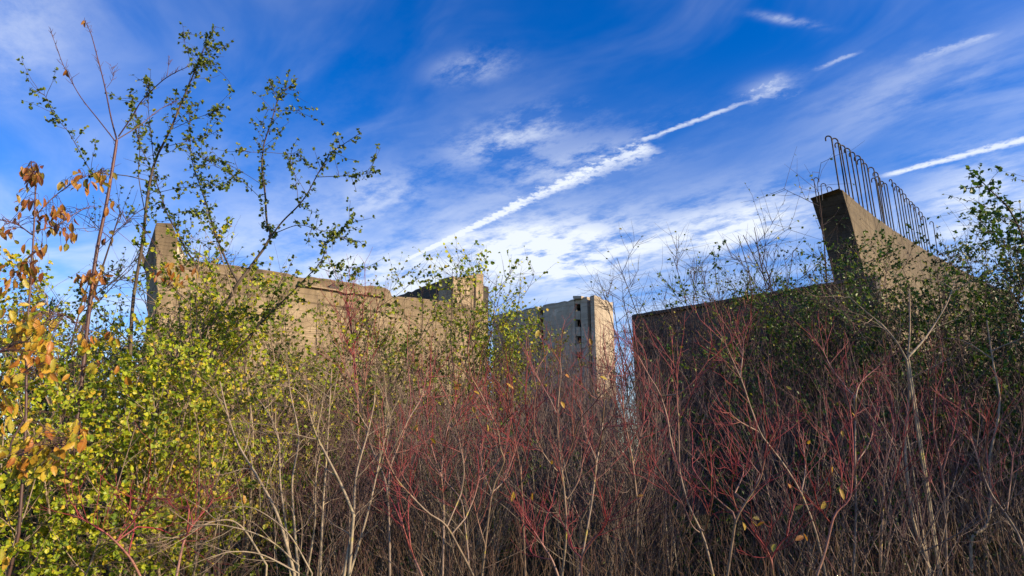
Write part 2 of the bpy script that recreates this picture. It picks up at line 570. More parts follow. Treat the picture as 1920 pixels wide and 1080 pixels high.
def fork(pts, k, ang, angv=0.1):
    M = len(pts)
    p = pts[:, -1]
    d = nrm(pts[:, -1] - pts[:, -2])
    u, v = perp(d)
    a0 = rng.uniform(0, 2 * math.pi, M)
    P, Dn, I = [], [], []
    for j in range(k):
        a = (a0 + 2 * math.pi * j / k + rng.normal(size=M) * 0.2)[:, None]
        th = (ang + rng.normal(size=M) * angv)[:, None]
        P.append(p)
        Dn.append(nrm(d * np.cos(th) + (u * np.cos(a) + v * np.sin(a)) * np.sin(th)))
        I.append(np.arange(M))
    return np.concatenate(P), np.concatenate(Dn), np.concatenate(I)


class Wood:
    def __init__(s):
        s.V, s.F, s.T, s.n = [], [], [], 0

    def add(s, pts, r0, r1, t0, t1, sides=4):
        M, N, _ = pts.shape
        k = np.linspace(0, 1, N)
        r0 = np.broadcast_to(np.asarray(r0, float), (M,))[:, None]
        r1 = np.broadcast_to(np.asarray(r1, float), (M,))[:, None]
        rad = r0 + (r1 - r0) * k
        t0 = np.broadcast_to(np.asarray(t0, float), (M,))[:, None]
        t1 = np.broadcast_to(np.asarray(t1, float), (M,))[:, None]
        tint = t0 + (t1 - t0) * k
        tan = np.gradient(pts, axis=1)
        d = nrm(tan)
        u0, _ = perp(nrm(pts[:, -1] - pts[:, 0]))
        u = nrm(u0[:, None, :] - d * np.sum(u0[:, None, :] * d, axis=-1, keepdims=True))
        v = np.cross(d, u)
        a = np.arange(sides) * 2 * math.pi / sides
        ring = pts[:, :, None, :] + rad[:, :, None, None] * (u[:, :, None, :] * np.cos(a)[:, None] + v[:, :, None, :] * np.sin(a)[:, None])
        base = s.n + (np.arange(M)[:, None, None] * N + np.arange(N - 1)[None, :, None]) * sides
        j = np.arange(sides)[None, None, :]
        j2 = (j + 1) % sides
        f = np.stack([base + j, base + j2, base + sides + j2, base + sides + j], -1)
        s.V.append(ring.reshape(-1, 3))
        s.F.append(f.reshape(-1, 4))
        s.T.append(np.repeat(tint.reshape(-1), sides))
        s.n += M * N * sides

    def build(s, name, mat, parent=None, origin=(0, 0, 0)):
        V = np.concatenate(s.V) - np.asarray(origin)
        me = np_mesh(name, V, np.concatenate(s.F), 4, np.concatenate(s.T))
        return mesh_obj(name, me, mat, parent)

    def mesh(s, name):
        return np_mesh(name, np.concatenate(s.V), np.concatenate(s.F), 4, np.concatenate(s.T))


# leaf outlines: x across, y along, z fold
def outline(w, fold=0.12, curl=0.12):
    ys = np.array([0, .22, .55, .82, 1.0])
    hw = np.array([0.02, .75, 1.0, .62, 0.0]) * w
    left = np.stack([-hw, ys, np.abs(hw) * fold * 2 - curl * ys ** 2], 1)[0:4]
    right = np.stack([hw, ys, np.abs(hw) * fold * 2 - curl * ys ** 2], 1)[0:4]
    tip = np.array([[0, 1.0, -curl]])
    mid = np.array([[0, .22, 0 - curl * .05], [0, .55, -curl * .3], [0, .82, -curl * .67]])
    v = np.concatenate([left, right, tip, mid])
    # left 0-3, right 4-7, tip 8, mid 9-11
    f = [(0, 9, 1), (1, 9, 10), (1, 10, 2), (2, 10, 11), (2, 11, 3), (3, 11, 8), (4, 5, 9), (5, 10, 9), (5, 6, 10), (6, 11, 10), (6, 7, 11), (7, 8, 11)]
    return v, np.array(f)


def diamond(w):
    v = np.array([[0, 0, 0], [-w, .45, .06], [0, 1.0, -.08], [w, .45, .06]], float)
    return v, np.array([(0, 3, 2), (0, 2, 1)])


def hexleaf(w):
    v = np.array([[0, 0, 0], [-w * .85, .25, .06], [-w, .62, .04], [0, 1, -.12], [w, .62, .04], [w * .85, .25, .06]], float)
    f = np.array([(0, 3, 1), (1, 3, 2), (0, 5, 3), (5, 4, 3)])
    return v, f


ROUND = hexleaf(0.42)
OVAL = hexleaf(0.30)
DIAM = diamond(0.33)
NARROW = diamond(0.2)


def leaf_frames(d, face, spin=0.6):
    """d: growing direction, face: where the upper side looks"""
    d = nrm(d)
    n = face + rng.normal(size=d.shape) * spin
    n = nrm(n - d * np.sum(n * d, -1, keepdims=True))
    x = np.cross(d, n)
    return x, d, n


class Leaves:
    def __init__(s, tmpl):
        s.tv, s.tf = tmpl
        s.V, s.T, s.cnt = [], [], 0

    def add(s, pos, d, size, face=(0, 0, 1.0), spin=0.6, tint=None):
        M = len(pos)
        x, y, z = leaf_frames(d, np.broadcast_to(np.asarray(face, float), d.shape), spin)
        size = np.broadcast_to(np.asarray(size, float), (M,))[:, None, None]
        v = pos[:, None, :] + size * (s.tv[None, :, 0:1] * x[:, None] + s.tv[None, :, 1:2] * y[:, None] + s.tv[None, :, 2:3] * z[:, None])
        s.V.append(v.reshape(-1, 3))
        if tint is None:
            tint = rng.uniform(0.05, 0.95, M)
        s.T.append(np.repeat(np.broadcast_to(tint, (M,)), len(s.tv)))
        s.cnt += M

    def build(s, name, mat, parent=None, origin=(0, 0, 0), kind=True):
        V = np.concatenate(s.V) - np.asarray(origin)
        F = (np.arange(s.cnt)[:, None, None] * len(s.tv) + s.tf[None]).reshape(-1, 3)
        o = mesh_obj(name, np_mesh(name, V, F, 3, np.concatenate(s.T), False), mat, parent)
        if kind:
            o['kind'] = 'stuff'
        return o


def curve(P, n=24):
    """Catmull-Rom through world points"""
    P = np.asarray(P, float)
    if len(P) == 2:
        P = np.array([P[0], (P[0] + P[1]) / 2, P[1]])
    Q = np.vstack([2 * P[0] - P[1], P, 2 * P[-1] - P[-2]])
    seg = len(P) - 1
    out = []
    for x in np.linspace(0, seg, n):
        i = min(int(x), seg - 1)
        t = x - i
        a, b, c, d = Q[i], Q[i + 1], Q[i + 2], Q[i + 3]
        out.append(0.5 * ((2 * b) + (-a + c) * t + (2 * a - 5 * b + 4 * c - d) * t * t + (-a + 3 * b - 3 * c + d) * t ** 3))
    return np.array(out)


def traced(px, Y0, Y1=None, n=24, wob=0.0):
    Y1 = Y0 if Y1 is None else Y1
    k = len(px)
    Ys = np.linspace(Y0, Y1, k) + rng.normal(size=k) * wob
    Ys[0] = Y0
    return curve([at(p[0], p[1], y) for p, y in zip(px, Ys)], n)


def ground_below(px, Y):
    p = at(px, 900, Y)
    return np.array([p[0], p[1], 0.0])


# ================================================================== THE SETTING
def ground_z(x, y):
    return 0.06 * np.sin(x * 0.7 + 1) * np.cos(y * 0.5) + 0.04 * np.sin(x * 1.9 + y * 1.3)


nx = 121
xs = np.sign(np.linspace(-1, 1, nx)) * np.abs(np.linspace(-1, 1, nx)) ** 2.6 * 900
gx, gy = np.meshgrid(xs, xs + 6)
fall = np.exp(-(gx ** 2 + (gy - 6) ** 2) / 60 ** 2)
gz = ground_z(gx, gy) * fall - 0.02
idx = np.arange(nx * nx).reshape(nx, nx)
gf = np.stack([idx[:-1, :-1], idx[:-1, 1:], idx[1:, 1:], idx[1:, :-1]], -1).reshape(-1, 4)
go = mesh_obj('ground', np_mesh('ground', np.stack([gx, gy, gz], -1).reshape(-1, 3), gf, 4), M_GROUND)
go['kind'] = 'structure'

# ------------------------------------------------------------------ concrete ruins
A = np.array([0.76, -0.65, 0.0])      # toward the light, the right-hand faces look this way
B = np.array([0.65, 0.76, 0.0])       # away from the viewer, to the right
A /= np.linalg.norm(A)
B = np.array([-A[1], A[0], 0.0])


def down(p, z=-0.4):
    return np.array([p[0], p[1], z])


# --- long wall on the left, lit by the sun
NL = nrm(np.array([0.55, -0.84, 0.0]))
PL = at(350, 488, 18.0)
def LW(px, py, off=0.0):
    return on_plane(px, py, PL + NL * off, NL)
def back(pts, n, th, dz=0.0):
    return [p - n * th + np.array([0, 0, dz]) for p in pts]

root = empty('concrete_wall', down(LW(560, 600), 0))
tag(root, 'long sunlit tan concrete wall behind the leafy bushes, with a raised pylon end', 'wall')
org = Vector(root.location)
def adopt(o, r):
    """child of r without moving"""
    o.parent = r
    o.matrix_parent_inverse.identity()
    o.location = -Vector(r.location)
    return o

main = [LW(292, 560), LW(300, 505), LW(420, 516), LW(560, 533), LW(640, 545), LW(715, 556), LW(770, 557), LW(850, 566), LW(915, 578)]
main = [down(main[0])] + main + [down(main[-1])]
adopt(sheet_prism('wall', main, back(main, NL, 1.2), M_CON_LW, None, 0.008), root)
par = [LW(352, 505, -.14), LW(346, 487, -.14), LW(440, 497, -.14), LW(540, 512, -.14), LW(640, 527, -.14), LW(722, 539, -.14), LW(732, 545, -.14), LW(736, 558, -.14), LW(736, 566, -.14), LW(640, 552, -.14), LW(540, 538, -.14)]
adopt(sheet_prism('parapet', par, back(par, NL, 0.9), M_CON_LW, None, 0.004), root)
pyl_f = [LW(296, 560, .06), LW(292, 480, .06), LW(290, 430, .06), LW(293, 417, .06), LW(322, 418, .06), LW(331, 440, .06), LW(339, 462, .06), LW(352, 488, .06), LW(362, 560, .06)]
pyl_f = [down(pyl_f[0])] + pyl_f + [down(pyl_f[-1])]
pyl_b = back(pyl_f, NL, 2.6)
for i_, dz_ in ((3, -0.35), (4, -0.62), (5, -0.62), (6, -0.45), (7, -0.3)):
    pyl_b[i_] = pyl_b[i_] + np.array([0, 0, dz_])
adopt(sheet_prism('pylon', pyl_f, pyl_b, M_CON_LW, None, 0.01), root)
# broken wedge-shaped notches under the parapet: proud splayed blocks coloured dark for the shade inside
for (x0, y0, s) in ((626, 530, 1.0), (487, 513, 0.8)):
    tri = [LW(x0 - 12 * s, y0 + 11 * s, .10), LW(x0, y0, .10), LW(x0 + 14 * s, y0 + 13 * s, .10)]
    adopt(sheet_prism('notch_block', tri, back(tri, NL, 0.3), M_CON_DARK, None, 0, bevel=0.01), root)
spall = [LW(326, 484, .075), LW(331, 470, .075), LW(334, 458, .075), LW(336, 470, .075), LW(342, 476, .075), LW(349, 484, .075), LW(344, 489, .075), LW(334, 487, .075)]
adopt(sheet_prism('spalled_patch', spall, back(spall, NL, 0.1), M_PALE, None, 0.0, bevel=0.004), root)
ledge = [LW(560, 531, .1), LW(720, 554, .1), LW(720, 557, .1), LW(560, 534.5, .1)]
adopt(sheet_prism('ledge', ledge, back(ledge, NL, 0.25), M_CON, None, 0.004, bevel=0.01), root)

# --- block standing behind the right end of that wall
P2 = at(850, 517, 27.0)
def blk_front(px, py, off=0.0):
    return on_plane(px, py, P2 - B * off, -B)
def blk_side(px, py, off=0.0):
    return on_plane(px, py, P2 + A * off, A)
root = empty('concrete_block', down(P2, 0))
tag(root, 'square concrete block behind the right end of the sunlit wall, one side dark', 'block')
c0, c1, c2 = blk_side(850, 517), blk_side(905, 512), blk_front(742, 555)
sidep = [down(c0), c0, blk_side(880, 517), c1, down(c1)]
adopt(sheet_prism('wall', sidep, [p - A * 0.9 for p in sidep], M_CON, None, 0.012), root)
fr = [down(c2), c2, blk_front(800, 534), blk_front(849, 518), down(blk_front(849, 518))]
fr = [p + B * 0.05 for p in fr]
adopt(sheet_prism('shaded_wall', fr, [p + B * 2.2 for p in fr], M_CON_DARK, None, 0.012), root)  # darker concrete than the lit side: its shade is in the colour
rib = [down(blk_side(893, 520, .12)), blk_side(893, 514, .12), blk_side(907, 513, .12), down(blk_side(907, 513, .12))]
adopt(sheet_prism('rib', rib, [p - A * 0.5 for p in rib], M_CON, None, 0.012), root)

# --- building in the middle with small openings
P3 = at(1115, 553, 42.0)
def bf(px, py, off=0.0):
    return on_plane(px, py, P3 - B * off, -B)
def bs(px, py, off=0.0):
    return on_plane(px, py, P3 + A * off, A)
root = empty('concrete_building', down(P3, 0))
tag(root, 'grey concrete building in the middle distance with a column of small openings', 'building')
def topy(x):
    return 553 + (1115 - x) * (37.0 / 185.0)
def face_panel(name, x0, x1, ya, yb, off=0.0, th=0.35, mat=M_CON_GREY, jit=0.0):
    """piece of the shaded front between two columns; ya None = roofline, yb None = ground"""
    tl = bf(x0, topy(x0) if ya is None else ya, off)
    tr = bf(x1, topy(x1) if ya is None else ya + (x0 - x1) * 0.0 - (x1 - x0) * 0.2 * 0, off)
    bl = down(tl) if yb is None else bf(x0 + (yb - 555) * 0.03, yb, off)
    br = down(tr) if yb is None else bf(x1 + (yb - 555) * 0.03, yb, off)
    # keep columns upright
    bl[:2] = tl[:2]
    br[:2] = tr[:2]
    p = [bl, tl, tr, br]
    return adopt(sheet_prism(name, p, [q + B * th for q in p], mat, None, jit, bevel=0.02), root)
face_panel('wall_panel', 925, 1008, None, None, 0, 0.35, M_CON_GREY, 0.015)
face_panel('wall_panel', 1018, 1076.5, None, None, 0.0, 0.35, M_CON_GREY, 0.015)
face_panel('wall_panel', 1088, 1100.5, None, None, 0.0, 0.35, M_CON_GREY, 0.01)
face_panel('corner_pier', 1106.5, 1114, None, None, 0.12, 0.8, M_CON_GREY, 0.01)
# spandrels between the openings
for ya, yb in ((557, 570), (583, 599), (613, 629.6), (644, 660), (674, 760)):
    face_panel('spandrel', 1076.6, 1087.9, ya, yb, -0.08, 0.3)
for ya, yb in ((590, 596), (612, 618), (634, 641), (656, 760)):
    face_panel('spandrel', 1008.1, 1017.9, ya, yb, -0.15, 0.3)
face_panel('cap', 1074, 1090, 554.5, 560, 0.15, 0.6, M_CON_GREY)
# body behind the openings
bodyt = [bf(925, topy(925) + 3, -1.6), bf(1112, topy(1112) + 4, -1.6)]
bp = [down(bodyt[0]), bodyt[0], bodyt[1], down(bodyt[1])]
adopt(sheet_prism('inner_wall', bp, [p + B * 0.3 for p in bp], M_INNER, None, 0, bevel=0), root)
s0, s1 = bs(1115.5, 555, .05), bs(1149, 566, .05)
sp = [down(s0), s0, bs(1121, 560, .05), bs(1135, 562, .05), s1, down(s1)]
adopt(sheet_prism('side_wall', sp, [p - A * 0.3 for p in sp], M_CON_GREY, None, 0.015), root)
rt = [bf(925, topy(925) + 2, -0.4), bf(1112, topy(1112) + 2, -0.4)]
rf = [rt[0], rt[1], rt[1] + np.array([0, 0, -.25]), rt[0] + np.array([0, 0, -.25])]
adopt(sheet_prism('roof', rf, [p + B * (np.linalg.norm((s1 - s0)[:2]) - 0.9) for p in rf], M_CON_GREY, None, 0, bevel=0), root)

# --- dark wall on the right, its face turned from the sun
P4 = at(1550, 531, 23.5)
def rw(px, py, off=0.0):
    return on_plane(px, py, P4 - B * off, -B)
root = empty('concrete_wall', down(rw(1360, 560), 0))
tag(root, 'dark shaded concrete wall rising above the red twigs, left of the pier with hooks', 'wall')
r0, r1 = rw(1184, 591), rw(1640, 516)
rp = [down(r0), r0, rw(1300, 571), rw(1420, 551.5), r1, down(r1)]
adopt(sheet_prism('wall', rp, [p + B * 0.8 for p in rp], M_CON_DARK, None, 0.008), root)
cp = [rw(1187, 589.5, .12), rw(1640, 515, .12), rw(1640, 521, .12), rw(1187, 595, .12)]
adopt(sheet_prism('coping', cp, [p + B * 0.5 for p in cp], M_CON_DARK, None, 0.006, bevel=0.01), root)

# --- swept pier on the right with hooked reinforcement bars
P5 = at(1575, 352, 22.0)
def pr(px, py, off=0.0):
    return on_plane(px, py, P5 + A * off, A)
root = empty('concrete_pier', down(pr(1660, 560), 0))
tag(root, 'swept concrete pier with a curved top edge and a row of hooked steel bars', 'pier')
TH = 1.08
edge = [(1632, 560), (1618, 500), (1601, 430), (1588, 385), (1580, 358), (1575, 352), (1583, 358), (1605, 377), (1640, 405), (1672, 428), (1705, 449), (1745, 474), (1790, 499), (1850, 530), (1905, 556)]
pp = [pr(*e) for e in edge]
base_near = pr(1650, 640)
pp = [down(base_near), base_near] + pp + [down(pp[-1])]
pb = [p - A * TH for p in pp]
for i_ in (5, 6, 7):
    pb[i_] = pb[i_] + np.array([0, 0, -0.12])
pier_o = adopt(sheet_prism('wall', pp, pb, M_CON_PIER, None, 0.006, bevel=0.06), root)
pier_o.data.materials.append(M_CON_DARK)          # shade of the overhanging end painted in as darker concrete
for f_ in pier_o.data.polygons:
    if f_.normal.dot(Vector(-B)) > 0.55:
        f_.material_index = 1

bars_z = [(233, 118), (287, 142), (318, 178), (352, 195), (398, 212), (434, 255), (475, 285), (512, 313), (542, 350), (597, 385), (625, 425), (655, 458), (628, 480), (683, 490), (712, 527), (757, 482), (787, 512), (815, 537), (842, 570), (875, 612), (902, 655), (930, 677), (958, 699), (983, 724), (1010, 768), (1045, 808), (1104, 850)]
slope = np.array([(300, 530), (340, 570), (480, 680), (640, 805), (800, 928), (960, 1045), (1160, 1190)], float)
def hook_bar(top, base, hd, r, lean):
    """bar rising from base, bent over at the top; hd = hook diameter"""
    upv = nrm(top - base)
    pts = [base - upv * 0.3]
    for k in np.linspace(0.0, 1.0, 6):
        pts.append(base + (top - base) * k * (1 - hd * 0.5 / max(0.3, np.linalg.norm(top - base))))
    c = pts[-1] + lean * hd * 0.5
    for a in np.linspace(0, math.pi * 1.0, 9)[1:]:
        pts.append(c - lean * hd * 0.5 * math.cos(a) + upv * hd * 0.5 * math.sin(a))
    pts.append(pts[-1] - upv * hd * 0.42)
    w = Wood()
    w.add(np.array(pts)[None], r, r, 0.0, 1.0, 7)
    return w
HOOK = nrm(-A * 0.75 - B * 0.55)
for i, (zx, zy) in enumerate(bars_z):
    bx = zx + 30
    # the bar meets the sloping top where its lean carries it
    by = zy
    for _ in range(4):
        gx_ = bx + 0.17 * (by - zy)
        by = np.interp(gx_, slope[:, 0], slope[:, 1])
    off = -0.18 + 0.05 * rng.normal()
    top = pr(1500 + (bx + rng.normal() * 4) / 4.571, 230 + (zy + rng.normal() * 4) / 4.571, off)
    base = pr(1500 + gx_ / 4.571, 230 + by / 4.571 + 2, off)
    hd = (0.23 if i != 15 else 0.12) * rng.uniform(0.9, 1.1)
    hk = nrm(HOOK + rng.normal(size=3) * np.array([0.12, 0.12, 0.04]))
    w = hook_bar(top, base, hd, 0.027, hk)
    w.V = [v for v in w.V]
    adopt(w.build('rebar', M_RUST), root)
for (zx, zy, bx, by) in ((130, 472, 137, 600), (192, 522, 186, 588), (242, 560, 238, 580)):
    off = -0.75 + 0.01 * zx / 10
    top = pr(1500 + (zx - 14) / 4.571, 230 + zy / 4.571, off)
    base = pr(1500 + bx / 4.571, 230 + by / 4.571 + 3, off)
    adopt(hook_bar(top, base, 0.17, 0.016, -HOOK).build('rebar', M_RUST), root)

# ================================================================== PLANTS
UPV = np.array([0, 0, 1.0])
import zlib


def reseed(text):
    """each plant keeps its own shape whatever is added before it"""
    global rng
    rng = np.random.default_rng(zlib.crc32(text.encode()))


def part(w, name, mat, root):
    o = adopt(w.build(name, mat), root)
    if name in ('twigs', 'leaf_stalks'):
        o['kind'] = 'stuff'
    return o


def rand_dirs(n, tilt0, tilt1, toward=None):
    a = rng.uniform(0, 2 * math.pi, n)
    th = rng.uniform(tilt0, tilt1, n)
    d = np.stack([np.sin(th) * np.cos(a), np.sin(th) * np.sin(a), np.cos(th)], 1)
    if toward is not None:
        d = nrm(d + np.asarray(toward))
    return d


def dog_shoot(main, twig, p0, d0, L, r, n1=3, n2=3, n3=2, red=0.0, sides=5, seg=(4, 3)):
    """one dogwood stem with its forks; p0,d0,L arrays for a batch of stems"""
    M = len(p0)
    L = np.broadcast_to(np.asarray(L, float), (M,))
    r = np.broadcast_to(np.asarray(r, float), (M,))
    red = np.broadcast_to(np.asarray(red, float), (M,))
    s = grow(p0, d0, L * 0.52, 8, 0.25, 0.055)
    main.add(s, r, r * 0.66, 0.0 + red, 0.28 + red, sides)
    out = [s]
    # fork at the top plus pairs of side shoots
    fp, fd, fi = fork(s, 2, 0.48, 0.12)
    sp, sd, si, st = side(s, n1, 0.30, 0.97, 0.62, 0.15)
    P1, D1, I1 = np.concatenate([fp, sp]), np.concatenate([fd, sd]), np.concatenate([fi, si])
    l1 = L[I1] * rng.uniform(0.20, 0.34, len(I1))
    b1 = grow(P1, D1, l1, 6, 0.38, 0.08)
    main.add(b1, r[I1] * 0.52, r[I1] * 0.30, 0.28 + red[I1], 0.50 + red[I1], max(3, sides - 1))
    fp, fd, fi = fork(b1, 2, 0.45, 0.12)
    sp, sd, si, st = side(b1, n2, 0.25, 0.95, 0.65, 0.15)
    P2, D2, I2 = np.concatenate([fp, sp]), np.concatenate([fd, sd]), np.concatenate([fi, si])
    l2 = l1[I2] * rng.uniform(0.35, 0.75, len(I2))
    b2 = grow(P2, D2, l2, seg[0], 0.35, 0.09)
    r2 = r[I1][I2]
    twig.add(b2, r2 * 0.29, r2 * 0.20, 0.55 + red[I1][I2], 0.80 + red[I1][I2], 3)
    fp, fd, fi = fork(b2, 2, 0.42, 0.12)
    sp, sd, si, st = side(b2, n3, 0.3, 0.95, 0.6, 0.15)
    P3_, D3_, I3 = np.concatenate([fp, sp]), np.concatenate([fd, sd]), np.concatenate([fi, si])
    b3 = grow(P3_, D3_, l2[I3] * rng.uniform(0.3, 0.7, len(I3)), seg[1], 0.35, 0.08)
    twig.add(b3, r2[I3] * 0.19, r2[I3] * 0.11, 0.82 + red[I1][I2][I3], 1.0 + red[I1][I2][I3], 3)
    return b2, b3


LEAF_MESHES = {}


def single_leaf_meshes(key, w, mat, k=3):
    if key not in LEAF_MESHES:
        ms = []
        for i in range(k):
            v, f = outline(w * rng.uniform(0.85, 1.15), rng.uniform(0.1, 0.3), rng.uniform(0.05, 0.4))
            v = v.copy()
            v[:, 0] += 0.06 * np.sin(v[:, 1] * 3) * (i - 1)
            me = np_mesh('leaf', v, f, 3, None, True)
            me.materials.append(mat)
            ms.append(me)
        LEAF_MESHES[key] = ms
    return LEAF_MESHES[key]


def place_leaves(root, key, w, mat, pos, d, size, face=(0.3, -0.5, 0.6), spin=0.5):
    ms = single_leaf_meshes(key, w, mat)
    x, y, z = leaf_frames(d, np.broadcast_to(np.asarray(face, float), d.shape), spin)
    o0 = np.array(root.location)
    from mathutils import Matrix
    size = np.broadcast_to(np.asarray(size, float), (len(pos),))
    for i in range(len(pos)):
        o = bpy.data.objects.new('leaf', ms[i % len(ms)])
        COL.objects.link(o)
        o.parent = root
        s = float(size[i])
        p = pos[i] - o0
        o.matrix_local = Matrix(((x[i][0] * s, y[i][0] * s, z[i][0] * s, p[0]), (x[i][1] * s, y[i][1] * s, z[i][1] * s, p[1]), (x[i][2] * s, y[i][2] * s, z[i][2] * s, p[2]), (0, 0, 0, 1)))


def dogwood(base, H, nst, label, group=None, red=0.0, spread=0.2, tilt=(0.05, 0.30), r=0.011, mat=None, name='dogwood_shrub', leaves=0, cat='shrub', n=(2, 2, 1), toward=None):
    root = empty(name, base)
    tag(root, label, cat, group)
    tips = []
    for i in range(nst):
        main, twig = Wood(), Wood()
        a = rng.uniform(0, 2 * math.pi)
        p0 = np.array([base + np.array([math.cos(a), math.sin(a), 0]) * rng.uniform(0.03, spread) - np.array([0, 0, 0.08])])
        d0 = rand_dirs(1, *tilt, toward=toward)
        b2, b3 = dog_shoot(main, twig, p0, d0, H * rng.uniform(0.8, 1.12), r * rng.uniform(0.75, 1.25), *n, red)
        st = adopt(main.build('stem', mat or M_BARK_DOG), root)
        tw = twig.build('twigs', mat or M_BARK_DOG)
        tw.parent = st
        tw['kind'] = 'stuff'
        tips.append(b3)
    if leaves:
        T = np.concatenate(tips)
        T = T[T[:, -1, 2] < base[2] + H * 0.75]
        pick = rng.choice(len(T), min(leaves, len(T)), replace=False)
        p = T[pick, -1]
        d = nrm(rng.normal(size=(len(pick), 3)) * 0.5 + np.array([0, -0.2, -0.9]))
        place_leaves(root, 'yellow', 0.24, M_LEAF_YEL1, p, d, rng.uniform(0.035, 0.06, len(pick)))
    return root


def bush(base, H, R, nst, label, name, cat, bark_m, leaf_m, tmpl, lsize, per=7, lean=(0, 0, 0), group=None, l1n=7, l2n=6, r=0.02, tilt=(0.08, 0.55), tint=(0.05, 0.95), singles=0, t1=0.2, face=(0.6, -0.5, 0.6), l1len=0.42, foliage='foliage', upb=0.35):
    reseed(label)
    base = np.asarray(base, float)
    root = empty(name, base)
    tag(root, label, cat, group)
    a = rng.uniform(0, 2 * math.pi, nst)
    p0 = base + np.stack([np.cos(a), np.sin(a), np.zeros(nst)], 1) * rng.uniform(0.02, 0.2, nst)[:, None] * R - np.array([0, 0, 0.1])
    d0 = rand_dirs(nst, *tilt, toward=lean)
    Ls = H * rng.uniform(0.82, 1.16, nst)
    s = grow(p0, d0, Ls, 9, upb, 0.07)
    for i in range(nst):
        w = Wood()
        w.add(s[i:i + 1], r * rng.uniform(0.7, 1.2), r * 0.18, 0.0, 0.7, 6)
        part(w, 'stem', bark_m, root)
    tw = Wood()
    p, d, i1, t = side(s, l1n, t1, 1.0, 0.85, 0.22)
    b1 = grow(p, d, H * l1len * rng.uniform(0.5, 1.0, len(i1)) * (1.15 - 0.75 * t), 4, 0.3, 0.12)
    tw.add(b1, r * 0.42 * (1.1 - 0.6 * t), r * 0.12, 0.45, 0.85, 3)
    p, d, i2, t2 = side(b1, l2n, 0.15, 1.0, 0.8, 0.25)
    b2 = grow(p, d, H * 0.13 * rng.uniform(0.4, 1.1, len(i2)), 3, 0.15, 0.13)
    tw.add(b2, r * 0.13, r * 0.05, 0.75, 1.0, 3)
    part(tw, 'twigs', bark_m, root)
    lv = Leaves(tmpl)
    if per > 0:
        k = np.repeat(np.arange(len(b2)), rng.poisson(per * np.where(rng.random(len(b2)) < 0.45, 1.95, 0.22)))
        p, d = sample(b2, k, np.clip(np.ceil(rng.uniform(0, 1.0, len(k)) * 5) / 5 + rng.normal(size=len(k)) * 0.02, 0.05, 1))
        dd = nrm(d * 0.4 + rng.normal(size=d.shape) * 0.6 + np.array([0, 0, -0.35]))
        tn = rng.uniform(tint[0], tint[1], len(k))
        sz = lsize * rng.uniform(0.45, 1.2, len(k))
        if singles:
            dist = np.linalg.norm(p - np.array([0, 0, CAM_H]), axis=1) + rng.uniform(0, 0.35, len(k))
            near = np.argsort(dist)[:singles]
            m = np.zeros(len(k), bool)
            m[near] = True
            place_leaves(root, 'yg', 0.36, M_LEAF_YG1, p[m], dd[m], sz[m] * 1.05, face, 0.6)
            p, dd, tn, sz = p[~m], dd[~m], tn[~m], sz[~m]
        lv.add(p, dd, sz, face, 0.7, tn)
        adopt(lv.build(foliage, leaf_m), root)
    return root


def top_h(px, py, Y):
    return at(px, py, Y)[2]


# ------------------------------------------------------------------ left: saplings with orange leaves
def sapling(label, limbs, leaf_spots, base, name='cherry_sapling'):
    """limbs: (pixels, Y0, Y1, r0, r1); leaf_spots: pixel, spread, count, Y"""
    reseed(label)
    root = empty(name, base)
    tag(root, label, 'sapling')
    allp = []
    for i, (px, Y0, Y1, r0, r1) in enumerate(limbs):
        c = traced(px, Y0, Y1, 24)
        if i == 0:
            c = np.vstack([np.linspace(base - np.array([0, 0, .1]), c[0], 8)[:-1], c])
        w = Wood()
        w.add(c[None], r0 * 0.75, r1 * 0.8, 0.3 if i == 0 else 0.5, 1.0, 6)
        # buds and short spurs along the wood
        n = max(3, int(len(px) * 4))
        p, d, ii, t = side(c[None], n, 0.3, 0.99, 0.8, 0.2)
        sp = grow(p, d, rng.uniform(0.02, 0.10, n), 3, 0.5, 0.15)
        w.add(sp, 0.0025, 0.001, 0.8, 1.0, 3)
        part(w, 'trunk' if i == 0 else 'branch', M_BARK_CHERRY, root)
        allp.append(c)
    pos, dirs = [], []
    C = np.concatenate(allp)
    for (px, py, sp, cnt, Y) in leaf_spots:
        for k in range(int(cnt * 2.0)):
            q = at(px + rng.normal() * sp, py + rng.normal() * sp * 0.9, Y + rng.normal() * 0.12)
            pos.append(q)
            dirs.append(nrm(rng.normal(size=3) * 0.42 + np.array([0, 0, -1.0])))
    pos, dirs = np.array(pos), np.array(dirs)
    lowm = pos[:, 2] < 2.75
    sz = rng.uniform(0.045, 0.085, len(pos))
    place_leaves(root, 'cherry', 0.22, M_LEAF_ORANGE, pos[~lowm], dirs[~lowm], sz[~lowm], (0.5, -0.8, 0.2), 0.6)
    place_leaves(root, 'gold', 0.24, M_LEAF_GOLD, pos[lowm], dirs[lowm], sz[lowm], (0.6, -0.8, 0.2), 0.5)
    # leaf stalks reach back to the nearest wood
    w = Wood()
    near = np.array([C[np.argmin(np.linalg.norm(C - q, axis=1))] for q in pos])
    dist = np.linalg.norm(near - pos, axis=1)
    st = np.stack([pos + (near - pos) * k + np.array([0, 0, 0.03]) * math.sin(k * math.pi) for k in (0, 0.35, 0.7, 1.0)], 1)
    w.add(st[dist < 0.45], 0.0012, 0.002, 1.0, 0.8, 3)
    part(w, 'leaf_stalks', M_BARK_CHERRY, root)
    return root


